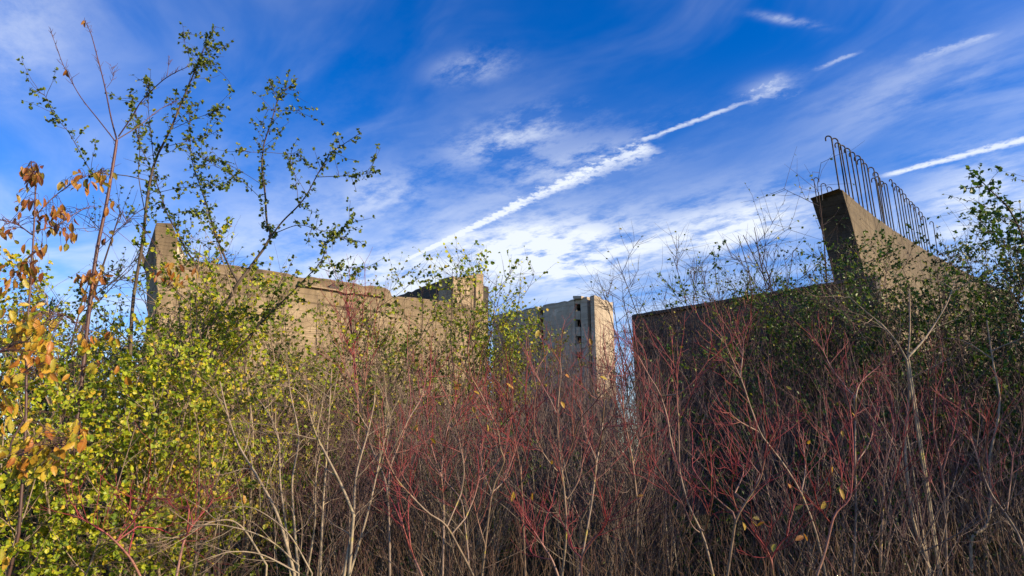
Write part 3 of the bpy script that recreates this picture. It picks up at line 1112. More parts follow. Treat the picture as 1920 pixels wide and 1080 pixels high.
sapling('young cherry tree at the left edge with hanging orange leaves',
        [([(35, 1000), (48, 800), (50, 640), (58, 520), (64, 420), (66, 345), (58, 305)], 4.3, 4.3, 0.016, 0.004),
         ([(60, 440), (30, 420), (-10, 410)], 4.3, 4.0, 0.006, 0.003),
         ([(62, 410), (100, 370), (150, 335), (195, 322)], 4.3, 4.5, 0.006, 0.002),
         ([(60, 435), (110, 420), (150, 395), (178, 385)], 4.3, 4.6, 0.006, 0.002),
         ([(50, 640), (-20, 665)], 4.3, 3.9, 0.006, 0.003),
         ([(50, 640), (90, 600), (120, 590)], 4.3, 4.1, 0.006, 0.002),
         ([(49, 700), (-10, 740)], 4.3, 3.9, 0.005, 0.003),
         ([(48, 780), (20, 845), (90, 850), (150, 815)], 4.3, 3.7, 0.007, 0.002)],
        [(60, 320, 10, 22, 4.3), (55, 375, 12, 10, 4.3), (110, 395, 16, 10, 4.4), (150, 335, 14, 8, 4.5), (190, 330, 9, 8, 4.5),
         (100, 410, 14, 9, 4.4), (130, 440, 12, 6, 4.4), (20, 430, 18, 6, 4.2), (75, 460, 10, 6, 4.3), (60, 500, 12, 10, 4.3),
         (25, 520, 14, 10, 4.2), (30, 595, 22, 9, 4.2), (65, 600, 14, 12, 4.1), (75, 640, 12, 5, 4.1), (60, 670, 26, 16, 4.0),
         (95, 670, 12, 8, 4.0), (10, 700, 12, 6, 3.9), (165, 635, 10, 7, 4.3), (15, 750, 14, 3, 3.9), (45, 835, 26, 16, 3.7),
         (100, 835, 24, 14, 3.7), (148, 812, 10, 6, 3.7), (15, 860, 14, 8, 3.7), (85, 870, 8, 3, 3.7), (8, 1040, 6, 2, 3.7)],
        ground_below(30, 4.4))
sapling('tall bare cherry sapling with four reddish leaders against the upper left sky',
        [([(120, 980), (150, 740), (165, 600), (180, 480), (200, 380), (215, 290), (219, 262)], 5.0, 5.0, 0.024, 0.013),
         ([(219, 262), (208, 220), (196, 160), (182, 105), (170, 62), (158, 38)], 5.0, 5.2, 0.009, 0.003),
         ([(217, 266), (185, 225), (150, 180), (120, 125), (105, 85), (95, 60)], 5.0, 4.8, 0.007, 0.0025),
         ([(222, 256), (250, 215), (265, 190), (300, 155), (325, 138), (350, 126)], 5.0, 4.7, 0.008, 0.003),
         ([(222, 260), (262, 235), (300, 205), (335, 188)], 5.0, 5.3, 0.007, 0.003),
         ([(313, 146), (318, 105)], 4.8, 4.8, 0.003, 0.0015),
         ([(200, 165), (212, 145), (207, 120)], 5.1, 5.1, 0.0025, 0.0012),
         ([(183, 470), (225, 430), (250, 410)], 5.0, 4.8, 0.004, 0.002),
         ([(188, 430), (160, 405), (120, 395)], 5.0, 5.2, 0.004, 0.002)],
        [(207, 385, 4, 2, 5.0), (168, 520, 14, 8, 4.9), (185, 515, 10, 8, 4.9), (200, 445, 8, 3, 5.0), (165, 545, 14, 5, 4.9), (300, 512, 10, 4, 4.9), (330, 510, 14, 7, 4.9), (345, 515, 10, 4, 4.9), (156, 40, 2, 1, 5.2), (124, 130, 1, 1, 4.85), (215, 620, 10, 4, 4.9), (105, 690, 12, 4, 4.9), (175, 690, 10, 4, 4.8), (210, 690, 8, 3, 4.8), (150, 800, 10, 5, 4.6)],
        ground_below(110, 5.1))


# ------------------------------------------------------------------ left: tall small-leaved tree, traced limb by limb
def rosettes(lv, pts, spacing, size, k=4, t0=0.1, spur=0.04, tint=(0.0, 0.8), wood=None, wr=0.002):
    """clusters of leaves on short spurs along polylines"""
    M = len(pts)
    L = np.linalg.norm(np.diff(pts, axis=1), axis=2).sum(1)
    n = np.maximum(1, (L * (1 - t0) / spacing)).astype(int)
    idx = np.repeat(np.arange(M), n)
    p, d, idx, t = side(pts, 1, t0, 1.0, 1.0, 0.3, idx)
    q = p + d * (spur * rng.uniform(0.2, 1.2, len(p)))[:, None]
    if wood is not None:
        wood.add(np.stack([p, (p + q) / 2 + rng.normal(size=p.shape) * 0.003, q], 1), wr, wr * 0.6, 0.8, 1.0, 3)
    kk = np.repeat(np.arange(len(q)), rng.integers(max(1, k - 2), k + 2, len(q)))
    dirs = nrm(d[kk] * 0.5 + rng.normal(size=(len(kk), 3)) * 0.75 + np.array([0, 0, -0.3]))
    lv.add(q[kk], dirs, size * rng.uniform(0.6, 1.2, len(kk)), (0.4, -0.4, 0.8), 0.6, rng.uniform(*tint, len(kk)))


reseed('wild apple')
tree_base = ground_below(150, 6.2)
root = empty('wild_apple_tree', tree_base)
tag(root, 'tall open tree with small green leaves reaching into the sky at left', 'tree')
trunk = traced([(175, 1000), (230, 880), (300, 760), (350, 675), (380, 630), (407, 592)], 6.1, 6.0, 20)
trunk = np.vstack([np.linspace(tree_base - np.array([0, 0, .1]), trunk[0], 5)[:-1], trunk])
w = Wood()
w.add(trunk[None], 0.036, 0.02, 0.0, 0.3, 8)
part(w, 'trunk', M_BARK_BROWN, root)
limbs = [
    ([(407, 592), (430, 560), (447, 530), (472, 497), (507, 445), (500, 417), (497, 360), (491, 319), (495, 270), (510, 225), (521, 188), (536, 169), (559, 146)], 6.0, 6.3, .022, .003),
    ([(507, 445), (530, 415), (560, 385), (578, 360), (596, 326), (619, 289), (648, 268), (676, 249)], 6.1, 5.7, .012, .0025),
    ([(594, 332), (640, 330), (672, 328), (706, 322)], 5.9, 5.6, .005, .002),
    ([(516, 437), (560, 422), (600, 432), (640, 445), (676, 453)], 6.1, 5.6, .006, .002),
    ([(407, 592), (395, 555), (385, 525), (372, 505), (360, 485), (345, 462), (330, 430), (315, 405), (296, 350), (285, 320), (262, 270), (246, 215)], 6.0, 6.4, .018, .003),
    ([(447, 530), (430, 500), (415, 467), (400, 430), (390, 392), (372, 340), (358, 290), (356, 230), (352, 190)], 6.0, 6.5, .014, .003),
    ([(407, 592), (450, 588), (490, 590)], 6.0, 5.7, .008, .003),
    ([(240, 740), (245, 640), (250, 560), (268, 450), (275, 380), (289, 307), (319, 244), (341, 191), (360, 146), (375, 109), (390, 75), (405, 49)], 6.0, 5.6, .024, .003),
    ([(272, 400), (260, 330), (262, 280), (258, 230), (250, 190), (243, 175)], 5.9, 5.5, .006, .002),
    ([(289, 307), (284, 260), (278, 200), (280, 170), (276, 148)], 5.8, 5.6, .005, .002),
    ([(319, 244), (360, 225), (395, 212), (415, 205)], 5.8, 5.5, .004, .0015),
    ([(310, 275), (350, 265), (385, 255), (410, 245)], 5.8, 6.0, .004, .0015),
    ([(370, 118), (350, 90), (342, 62)], 5.7, 5.9, .0035, .0015),
    ([(378, 105), (395, 95), (410, 88)], 5.7, 5.6, .003, .0015),
    ([(369, 125), (385, 123), (405, 124)], 5.7, 5.5, .003, .0012),
    ([(280, 340), (240, 330), (190, 325), (170, 320), (130, 250), (100, 215), (85, 180), (65, 170)], 5.9, 5.2, .007, .0015),
    ([(521, 188), (510, 165), (505, 148)], 6.2, 6.3, .003, .0012),
    ([(514, 205), (500, 205), (490, 200)], 6.2, 6.1, .003, .0012),
    ([(520, 208), (545, 207), (562, 207)], 6.2, 6.0, .003, .0012),
    ([(495, 285), (470, 285), (445, 278)], 6.2, 6.0, .004, .0015),
    ([(495, 285), (530, 288), (560, 290), (580, 318)], 6.2, 6.4, .004, .0015),
    ([(497, 350), (450, 320), (410, 300), (380, 295), (345, 275)], 6.1, 6.4, .004, .0015),
    ([(497, 380), (460, 345), (420, 320), (385, 300)], 6.2, 6.0, .004, .0015),
    ([(300, 360), (340, 352), (390, 350), (430, 345)], 6.0, 5.6, .004, .0015),
    ([(315, 405), (350, 395), (365, 400), (400, 398)], 6.1, 5.8, .004, .0015),
    ([(462, 647), (480, 615), (497, 587), (515, 550), (532, 517)], 5.8, 5.6, .010, .003),
    ([(380, 720), (430, 670), (490, 605), (530, 565), (565, 530), (602, 490), (615, 452), (640, 430), (662, 412)], 5.7, 5.3, .012, .002),
    ([(602, 490), (640, 500), (690, 507)], 5.5, 5.3, .003, .0012),
    ([(590, 500), (640, 515), (662, 517)], 5.5, 5.4, .003, .0012),
    ([(240, 640), (200, 600), (160, 560), (150, 540)], 6.0, 6.3, .008, .002),
    ([(560, 385), (555, 340), (548, 310), (540, 290)], 6.0, 6.2, .004, .0015),
]
tw = Wood()
lv = Leaves(ROUND)
for (px, Y0, Y1, r0, r1) in limbs:
    c = traced(px, Y0, Y1, 28, 0.03)
    w = Wood()
    w.add(c[None], r0 * 0.72, r1 * 0.8, 0.15, 0.8, 6)
    part(w, 'limb', M_BARK_BROWN, root)
    L = np.linalg.norm(np.diff(c, axis=0), axis=1).sum()
    rosettes(lv, c[None], 0.022, 0.032, 4, 0.2, 0.05, (0.05, 0.75), tw)
    n = int(L * 9)
    if n:
        p, d, ii, t = side(c[None], n, 0.25, 0.97, 0.85, 0.25)
        b = grow(p, d, rng.uniform(0.08, 0.32, n), 5, 0.3, 0.12)
        tw.add(b, 0.0028, 0.0011, 0.75, 1.0, 3)
        rosettes(lv, b, 0.04, 0.030, 4, 0.3, 0.03, (0.05, 0.75), tw, 0.0014)
part(tw, 'twigs', M_BARK_BROWN, root)
adopt(lv.build('foliage', M_LEAF_OLIVE), root)

# far small trees behind it
bush(ground_below(-10, 10), top_h(-10, 560, 10), 1.8, 7, 'dark bush at the far left edge behind the orange leaves', 'hawthorn_bush', 'bush', M_BARK_DARK, M_LEAF_DARK, DIAM, 0.055, 10, l1n=13, l2n=8, r=0.04, tilt=(0.05, 0.5))
for px, Y, ty, lab in ((40, 8.8, 690, 'low dark bush at the far left, behind the nearest yellow-green bush'), (170, 9.4, 665, 'low dark bush behind the bare cherry trunk'), (265, 9.0, 650, 'low dark bush behind the leafy trunks, below the pylon')):
    bush(ground_below(px, Y), top_h(px, ty, Y), 1.4, 8, lab, 'hawthorn_bush', 'bush', M_BARK_DARK, M_LEAF_DARK, DIAM, 0.06, 10, l1n=13, l2n=8, r=0.02, tilt=(0.1, 0.7), t1=0.05)
bush(ground_below(912, 14), top_h(912, 600, 14), 1.4, 7, 'green bush filling the gap right of the concrete block', 'hawthorn_bush', 'bush', M_BARK_BROWN, M_LEAF_OLIVE, ROUND, 0.06, 7, l1n=13, l2n=8, r=0.03, tilt=(0.02, 0.35), l1len=0.3)
bush(ground_below(95, 13), top_h(90, 470, 13), 2.2, 6, 'dark fine-leaved tree at the far left behind the orange-leaved sapling', 'field_maple_tree', 'tree', M_BARK_DARK, M_LEAF_DARK, DIAM, 0.06, 10, l1n=12, l2n=8, r=0.05, tilt=(0.05, 0.45))
bush(ground_below(235, 12), top_h(230, 560, 12), 1.6, 5, 'dark fine-leaved bush behind the tall tree, at the wall pylon', 'hawthorn_bush', 'bush', M_BARK_DARK, M_LEAF_DARK, DIAM, 0.05, 9, l1n=11, l2n=8, r=0.04, tilt=(0.05, 0.5))

# ------------------------------------------------------------------ left: yellow-green bushes
YG = dict(bark_m=M_BARK_PALE, leaf_m=M_LEAF_YG, tmpl=ROUND, tint=(0.22, 1.0))
bush(ground_below(60, 4.6), top_h(60, 690, 4.6), 1.0, 6, 'nearest yellow-green bush, in the lower left corner below the orange leaves', 'honeysuckle_bush', 'bush', lsize=0.034, per=11, l1n=11, l2n=8, r=0.013, singles=220, **YG)
bush(ground_below(210, 5.2), top_h(230, 690, 5.2), 1.0, 7, 'yellow-green bush between the lower left corner and the big leafy stem', 'honeysuckle_bush', 'bush', lsize=0.035, per=12, l1n=12, l2n=8, r=0.014, singles=160, **YG)
bush(ground_below(345, 5.6), top_h(370, 640, 5.6), 1.1, 8, 'brightest yellow-green bush, right of the trunks at lower left', 'honeysuckle_bush', 'bush', lsize=0.036, per=13, l1n=13, l2n=8, r=0.015, singles=240, **YG)
bush(ground_below(300, 6.8), top_h(310, 545, 6.8), 1.3, 8, 'taller yellow-green bush behind, under the pylon of the sunlit wall', 'honeysuckle_bush', 'bush', lsize=0.036, per=13, l1n=14, l2n=8, r=0.018, **YG)
bush(ground_below(430, 6.9), top_h(450, 560, 6.9), 1.2, 8, 'yellow-green bush in front of the middle of the sunlit wall', 'honeysuckle_bush', 'bush', lsize=0.035, per=12, l1n=14, l2n=8, r=0.018, **YG)
bush(ground_below(120, 7.6), top_h(120, 600, 7.6), 1.3, 7, 'olive bush behind the orange leaves near the left edge', 'privet_bush', 'bush', M_BARK_BROWN, M_LEAF_OLIVE, ROUND, 0.036, 8, l1n=11, l2n=7, r=0.018)

# ------------------------------------------------------------------ centre left: olive bushes below the sunlit wall
bush(ground_below(525, 7.3), top_h(525, 600, 7.3), 1.2, 7, 'thin yellow-green bush behind the leaning pale shrub, before the sunlit wall', 'honeysuckle_bush', 'bush', lsize=0.034, per=6, l1n=12, l2n=7, r=0.016, **YG)
OL = dict(bark_m=M_BARK_BROWN, leaf_m=M_LEAF_OLIVE, tmpl=ROUND)
bush(ground_below(540, 8.2), top_h(560, 560, 8.2), 1.3, 9, 'olive-leaved bush before the sunlit wall, right of the yellow-green bushes', 'privet_bush', 'bush', lsize=0.038, per=7, l1n=14, l2n=8, r=0.016, **OL)
bush(ground_below(650, 9.0), top_h(650, 590, 9.0), 1.3, 9, 'thin olive-leaved bush before the right half of the sunlit wall', 'privet_bush', 'bush', lsize=0.038, per=5, l1n=14, l2n=8, r=0.016, **OL)
bush(ground_below(760, 10.0), top_h(760, 565, 10.0), 1.3, 9, 'olive-leaved bush below the end of the sunlit wall', 'privet_bush', 'bush', lsize=0.040, per=6, l1n=14, l2n=8, r=0.016, **OL)
bush(ground_below(885, 10.5), top_h(885, 545, 10.5), 1.3, 9, 'tall thin bush with yellowing leaves before the concrete block', 'spindle_bush', 'bush', M_BARK_BROWN, M_LEAF_YG, ROUND, 0.050, 4.5, l1n=15, l2n=7, r=0.02, tilt=(0.02, 0.26), l1len=0.28)
bush(ground_below(800, 11.5), top_h(800, 535, 11.5), 1.2, 6, 'sparse yellow-leaved bush left of the concrete block, against the sky', 'spindle_bush', 'bush', M_BARK_BROWN, M_LEAF_YG, ROUND, 0.040, 2.6, l1n=10, l2n=6, r=0.018, tilt=(0.02, 0.28), l1len=0.24)
bush(ground_below(965, 11.5), top_h(975, 590, 11.5), 1.3, 7, 'thin green-yellow bush between the concrete block and the grey building', 'spindle_bush', 'bush', M_BARK_BROWN, M_LEAF_YG, ROUND, 0.046, 4.2, l1n=13, l2n=7, r=0.018, tilt=(0.02, 0.26), l1len=0.26)

# ------------------------------------------------------------------ pale bare shrubs, traced
def bare(label, stems, base, r=0.012, name='bare_shrub', mat=None, dens=9, tl=0.42):
    reseed(label)
    root = empty(name, base)
    tag(root, label, 'shrub')
    for px, Y0, Y1, k in stems:
        c = traced(px, Y0, Y1, 20, 0.02)
        foot = np.array([c[0][0] * 0.6 + base[0] * 0.4, c[0][1], -0.1])
        c = np.vstack([np.linspace(foot, c[0], 5)[:-1], c])
        m_, t_ = Wood(), Wood()
        m_.add(c[None], r * k, r * k * 0.35, 0.0, 0.6, 6)
        st = adopt(m_.build('stem', mat or M_BARK_PALE), root)
        p, d, ii, t = side(c[None], dens, 0.3, 1.0, 0.75, 0.25)
        b1 = grow(p, d, tl * rng.uniform(0.5, 1.2, len(p)), 7, 0.2, 0.14)
        t_.add(b1, r * k * 0.35, r * k * 0.12, 0.3, 0.8, 4)
        p, d, ii, t = side(b1, 6, 0.15, 1.0, 0.75, 0.25)
        b2 = grow(p, d, tl * 0.45 * rng.uniform(0.3, 1.1, len(p)), 5, 0.1, 0.16)
        t_.add(b2, r * k * 0.14, r * k * 0.06, 0.6, 1.0, 3)
        p, d, ii, t = side(b2, 3, 0.2, 1.0, 0.8, 0.25)
        b3 = grow(p, d, tl * 0.22 * rng.uniform(0.3, 1.1, len(p)), 3, 0.0, 0.16)
        t_.add(b3, r * k * 0.07, r * k * 0.04, 0.8, 1.0, 3)
        tw = t_.build('twigs', mat or M_BARK_PALE)
        tw.parent = st
        tw['kind'] = 'stuff'
    return root


bare('pale bare shrub left of centre with a stem leaning left, before the dark gap',
     [([(552, 1075), (520, 965), (480, 890), (445, 830), (425, 770), (412, 715)], 4.4, 4.6, 1.0),
      ([(545, 1080), (535, 980), (525, 900), (522, 820), (500, 770), (480, 745)], 4.4, 4.8, 0.8),
      ([(500, 1060), (450, 985), (400, 978), (330, 1010)], 4.3, 4.0, 0.6)], ground_below(550, 4.4))
bare('pale straight bare shrub left of centre with near-vertical stems',
     [([(560, 1080), (552, 985), (548, 900), (560, 820), (545, 740), (540, 700)], 4.6, 5.0, 0.9),
      ([(600, 1080), (605, 960), (612, 860), (618, 760), (622, 690)], 4.9, 5.4, 0.9),
      ([(575, 1080), (590, 985), (592, 900), (600, 850)], 4.7, 4.6, 0.7)], ground_below(585, 4.7))
bare('pale bare shrub left of centre whose lichen-spotted stem forks into a wide vee',
     [([(645, 1080), (655, 1020), (663, 965), (668, 890), (690, 810), (705, 740)], 4.3, 4.6, 1.0),
      ([(663, 965), (640, 910), (615, 860), (595, 820), (583, 785), (575, 740)], 4.3, 4.2, 0.9),
      ([(655, 1080), (690, 960), (715, 850), (735, 770)], 4.4, 4.7, 0.8)], ground_below(648, 4.3))
bare('low tangle of pale arching twigs at the bottom, beside the leafy bushes',
     [([(560, 1060), (500, 1010), (420, 985), (360, 985)], 4.2, 3.9, 0.5),
      ([(560, 1075), (490, 1040), (430, 1035), (390, 1050)], 4.1, 3.9, 0.5),
      ([(585, 1075), (540, 1000), (480, 955), (430, 950)], 4.3, 4.2, 0.5)], ground_below(570, 4.2), dens=7)
bare('pale sapling stem on the right forking into three limbs before the green bushes',
     [([(1742, 1080), (1735, 1040), (1712, 980), (1702, 900), (1697, 830), (1705, 740), (1702, 680), (1706, 620), (1705, 545)], 5.0, 5.2, 1.25),
      ([(1700, 675), (1680, 640), (1655, 610), (1630, 590), (1590, 555)], 5.1, 5.0, 0.8),
      ([(1703, 670), (1730, 640), (1750, 612), (1775, 570), (1790, 530)], 5.1, 5.4, 0.8),
      ([(1698, 800), (1685, 770), (1682, 730)], 5.1, 5.0, 0.5)], ground_below(1745, 5.0), name='bare_sapling', dens=6, tl=0.4)
bare('crooked grey sapling stem near the right edge, bending round a knee',
     [([(1822, 1080), (1822, 1010), (1850, 985), (1858, 930), (1855, 860), (1875, 760), (1862, 680), (1850, 600)], 5.4, 5.6, 1.25)], ground_below(1822, 5.4), name='bare_sapling', dens=8)
# ------------------------------------------------------------------ dogwoods in front
TRACED = [
    ('dogwood with a pale stem curving up to red tips before the sunlit wall', 4.5, [
        [(731, 1076), (730, 995), (726, 921), (715, 880), (696, 839), (685, 802), (674, 750), (659, 717), (648, 687)],
        [(728, 940), (731, 880), (748, 835), (765, 787), (770, 747), (765, 687)],
        [(674, 750), (684, 721), (680, 680)], [(765, 787), (790, 745), (800, 700)]], 0.0, 0),
    ('red-stemmed dogwood left of centre leaning away from the pale bare shrubs', 4.3, [
        [(791, 1078), (770, 1032), (755, 987), (735, 940), (707, 898)], [(770, 1032), (765, 960), (770, 900)],
        [(755, 987), (745, 930), (748, 880)]], 0.42, 0),
    ('dogwood with yellow lichen along its arching stems, left of the middle foreground', 4.1, [
        [(887, 1078), (862, 1030), (835, 984), (802, 961), (763, 921), (744, 898), (726, 865)],
        [(880, 1060), (871, 976), (863, 935), (835, 902), (815, 876), (798, 852)],
        [(863, 935), (870, 880), (860, 820), (852, 770)], [(871, 976), (890, 930), (900, 890)]], -0.05, 5),
    ('upright pale-stemmed dogwood left of the middle, below the concrete block', 4.4, [
        [(904, 1076), (910, 1024), (922, 924), (939, 880), (945, 861), (937, 839), (934, 810), (919, 776), (902, 739), (887, 713)],
        [(934, 810), (943, 795), (961, 774)], [(910, 1024), (895, 972), (887, 935)], [(922, 924), (945, 900), (965, 850)], [(922, 924), (905, 880), (900, 840)]], 0.0, 4),
    ('tallest pale dogwood in the middle, below the openings of the grey building', 4.4, [
        [(1054, 1078), (1061, 1013), (1061, 961), (1056, 902), (1050, 858), (1045, 802), (1047, 747), (1052, 702), (1050, 680)],
        [(1052, 890), (1032, 869), (1010, 835), (1002, 806), (1002, 765), (1006, 732)],
        [(1058, 880), (1076, 821), (1087, 787), (1113, 758), (1124, 743)],
        [(1045, 780), (1032, 750), (1017, 724), (1006, 702)], [(1061, 940), (1085, 900), (1095, 850)]], -0.03, 6),
    ('slim pale dogwood right of the middle, below the gap left of the dark wall', 4.7, [
        [(1085, 1078), (1095, 1024), (1110, 939), (1119, 865), (1128, 813), (1132, 765), (1134, 724), (1124, 700)],
        [(1129, 808), (1140, 795), (1150, 780)], [(1134, 724), (1141, 702), (1150, 680)], [(1119, 865), (1100, 820), (1090, 790)]], -0.03, 0),
    ('low red forked dogwood at the bottom, right of the middle', 4.0, [
        [(1091, 1090), (1091, 1047), (1110, 1015), (1128, 995), (1141, 972)], [(1091, 1047), (1075, 1030), (1065, 1000), (1050, 975)]], 0.42, 2),
    ('low dogwood at the bottom with thin red stems leaning left, in the middle', 4.1, [
        [(1050, 1090), (1035, 1050), (1017, 1021), (998, 991), (987, 972)], [(1017, 1021), (1020, 985), (1030, 955)], [(1035, 1050), (1000, 1040), (985, 1010)]], 0.35, 2),
    ('tall red-tipped dogwood below the left end of the dark wall', 4.4, [
        [(1337, 1078), (1319, 1007), (1290, 945), (1274, 884), (1258, 827), (1252, 787), (1237, 738), (1217, 705), (1197, 668)],
        [(1274, 880), (1272, 795), (1269, 742), (1270, 713), (1262, 680)], [(1269, 742), (1298, 717), (1327, 677)],
        [(1319, 1003), (1298, 986), (1278, 941), (1250, 905)], [(1320, 1000), (1327, 978), (1335, 941), (1338, 900)]], 0.08, 0),
    ('dogwood with bright red forked twigs low before the dark thicket', 4.2, [
        [(1364, 1078), (1374, 1011), (1382, 970), (1412, 921), (1427, 892), (1437, 844), (1453, 811), (1461, 791)],
        [(1383, 962), (1372, 921), (1376, 890)], [(1380, 965), (1351, 941), (1323, 913), (1300, 880), (1298, 864)],
        [(1376, 930), (1394, 884), (1380, 866)], [(1427, 892), (1410, 870), (1400, 850)]], 0.16, 0),
    ('dogwood with a long pale diagonal stem leaning left across the thicket', 4.7, [
        [(1548, 1080), (1530, 1000), (1502, 925), (1470, 872), (1445, 839), (1425, 811), (1404, 754), (1392, 717), (1376, 681), (1360, 644)],
        [(1388, 705), (1392, 670), (1394, 640)], [(1425, 811), (1388, 791), (1368, 774)], [(1502, 925), (1510, 880), (1505, 830)]], -0.03, 0),
    ('small dogwood at the bottom edge keeping its curled yellow leaves', 3.8, [
        [(1452, 1100), (1445, 1050), (1430, 1020), (1415, 1000)], [(1445, 1050), (1462, 1020), (1478, 1005)]], 0.4, 9),
    ('red-stemmed dogwood with a yellow leaf tuft below the pier', 4.4, [
        [(1532, 1078), (1548, 1031), (1565, 966), (1589, 941), (1597, 913), (1599, 831), (1593, 758)],
        [(1581, 945), (1575, 868), (1567, 823)], [(1560, 985), (1535, 950), (1525, 910)]], 0.36, 7),
    ('pale dogwood with a wide red fork below the foot of the pier', 4.9, [
        [(1600, 1078), (1605, 960), (1603, 844), (1603, 750), (1589, 730), (1561, 693), (1544, 660)],
        [(1603, 750), (1614, 717), (1650, 685)], [(1604, 870), (1630, 830), (1640, 790)]], 0.05, 0),
    ('dogwood at the right edge with a pale stem leaning left', 4.6, [
        [(1925, 1060), (1911, 1007), (1887, 966), (1858, 925), (1838, 876), (1825, 835), (1805, 787)], [(1887, 966), (1895, 900), (1900, 850)], [(1838, 876), (1850, 830), (1852, 800)]], 0.05, 0),
    ('low red-twigged dogwood in front of the yellow-green bushes at bottom left', 3.9, [
        [(265, 1085), (243, 1045), (205, 1005), (175, 985), (148, 970)], [(240, 1040), (250, 1000), (252, 975), (240, 950), (225, 935)], [(252, 975), (270, 950), (278, 930)],
        [(252, 987), (300, 993), (345, 1015)]], 0.42, 2),
    ('low red dogwood at bottom left beside the pale arching twigs', 3.9, [
        [(330, 1085), (345, 1015), (365, 980), (390, 950), (400, 935)], [(362, 983), (355, 955), (345, 925)], [(356, 955), (330, 952)]], 0.42, 1),
    ('thin red dogwood rising alone before the sunlit wall', 7.4, [
        [(672, 800), (668, 720), (662, 650), (656, 600), (650, 560)], [(664, 670), (645, 630), (638, 600)], [(662, 650), (676, 620), (680, 590)]], 0.45, 0),
    ('red-tipped dogwood behind the arching lichen-covered one, left of the middle', 5.2, [
        [(830, 1078), (832, 960), (828, 880), (840, 800), (855, 750)], [(830, 900), (810, 840), (800, 770), (808, 710)], [(838, 810), (860, 790), (885, 760)]], 0.2, 0),
    ('thin dogwood between the tallest pale one and the upright pale one', 5.2, [
        [(985, 1078), (980, 960), (975, 880), (960, 800), (950, 740)], [(975, 880), (990, 820), (985, 760)], [(968, 840), (945, 810)]], 0.2, 0),
    ('thin dogwood behind the red-tipped one below the dark wall', 5.4, [
        [(1190, 1078), (1195, 960), (1185, 860), (1170, 780), (1165, 700)], [(1187, 870), (1205, 800), (1210, 740)], [(1195, 950), (1215, 900), (1222, 850)]], 0.15, 0),
    ('dogwood just right of the pale forked sapling', 5.0, [
        [(1775, 1078), (1772, 960), (1765, 880), (1750, 800), (1755, 730)], [(1766, 890), (1785, 820), (1800, 750)], [(1770, 950), (1745, 900), (1735, 860)]], 0.2, 0),
    ('dogwood just left of the pale forked sapling', 5.0, [
        [(1650, 1078), (1655, 960), (1660, 880), (1675, 800), (1668, 720)], [(1660, 890), (1640, 830), (1650, 760)], [(1655, 950), (1678, 900), (1690, 850)]], 0.2, 0),
]
for lab, Y, lines, red, lf in TRACED:
    b = ground_below(lines[0][0][0], Y)
    reseed(lab)
    root = empty('dogwood_shrub', b)
    tag(root, lab, 'shrub')
    k = Y / 4.4
    tips = []
    for i, px in enumerate(lines):
        c = traced(px, Y + (0 if i == 0 else rng.normal() * 0.04), Y + rng.normal() * 0.35, 20, 0.0)
        if i == 0:
            c0 = c.copy()
            c = np.vstack([np.linspace(np.array([c[0][0] * 0.8 + b[0] * 0.2, c[0][1], -0.1]), c[0], 5)[:-1], c])
        else:
            c[0] = c0[np.argmin(np.linalg.norm(c0 - c[0], axis=1))]
        m_, t_ = Wood(), Wood()
        r0, r1, t0, t1 = (0.0094 * k, 0.0034 * k, red, 0.52 + red) if i == 0 else (0.0052 * k, 0.0026 * k, 0.32 + red, 0.72 + red)
        m_.add(c[None], r0, r1, t0, t1, 6)
        L = np.linalg.norm(np.diff(c, axis=0), axis=1).sum()
        n = max(4, int(L * (5 if i == 0 else 9)))
        p, d, ii, t = side(c[None], n, 0.45 if i == 0 else 0.2, 0.98, 0.62, 0.18)
        fp, fd, fi = fork(c[None], 2, 0.4)
        p, d = np.concatenate([p, fp]), np.concatenate([d, fd])
        b1 = grow(p, d, rng.uniform(0.09, 0.38, len(p)) * k, 5, 0.3, 0.12)
        t_.add(b1, 0.0023 * k, 0.0015 * k, 0.62 + red, 0.85 + red, 4)
        fp, fd, fi = fork(b1, 2, 0.42)
        sp, sd, si, st_ = side(b1, 2, 0.25, 0.95, 0.6, 0.15)
        p, d = np.concatenate([fp, sp]), np.concatenate([fd, sd])
        b2 = grow(p, d, rng.uniform(0.04, 0.16, len(p)) * k, 4, 0.3, 0.1)
        t_.add(b2, 0.0013 * k, 0.0008 * k, 0.85 + red, 1.0, 3)
        tips.append(b2)
        st = adopt(m_.build('stem' if i == 0 else 'branch', M_BARK_DOG), root)
        tw = t_.build('twigs', M_BARK_DOG)
        tw.parent = st
        tw['kind'] = 'stuff'
    if lf:
        T = np.concatenate(tips)
        pick = rng.choice(len(T), min(lf, len(T)), replace=False)
        p = T[pick, -1]
        d = nrm(rng.normal(size=(len(pick), 3)) * 0.6 + np.array([0, -0.2, -0.8]))
        place_leaves(root, 'yellow', 0.24, M_LEAF_YEL1, p, d, rng.uniform(0.035, 0.065, len(pick)))

# thicket of fine stems behind them: nobody could count these
reseed('dogwood thicket')
main, twig = Wood(), Wood()
NC = 160
cpx, cY = rng.uniform(440, 2050, NC), 5.2 + 9.3 * rng.random(NC) ** 1.15
own = np.repeat(np.arange(NC), rng.integers(3, 9, NC))
K = len(own)
px_, Y_ = cpx[own], cY[own]
b = np.array([ground_below(p, y) for p, y in zip(px_, Y_)]) - np.array([0, 0, 0.08])
b[:, :2] += rng.normal(size=(K, 2)) * 0.16
line = np.interp(px_, [440, 640, 800, 1000, 1160, 1300, 1500, 1900], [690, 675, 678, 655, 650, 655, 648, 645]) + (rng.normal(size=NC) * 38)[own] + rng.normal(size=K) * 14 + np.clip(6.5 - Y_, 0, 2) * 60
H = np.array([top_h(p, t, y) for p, t, y in zip(px_, line, Y_)])
dog_shoot(main, twig, b, rand_dirs(K, 0.02, 0.34), H * rng.uniform(0.75, 1.05, K), 0.010, 3, 3, 0, (rng.uniform(-0.4, 0.08, NC))[own], 3, (3, 2))
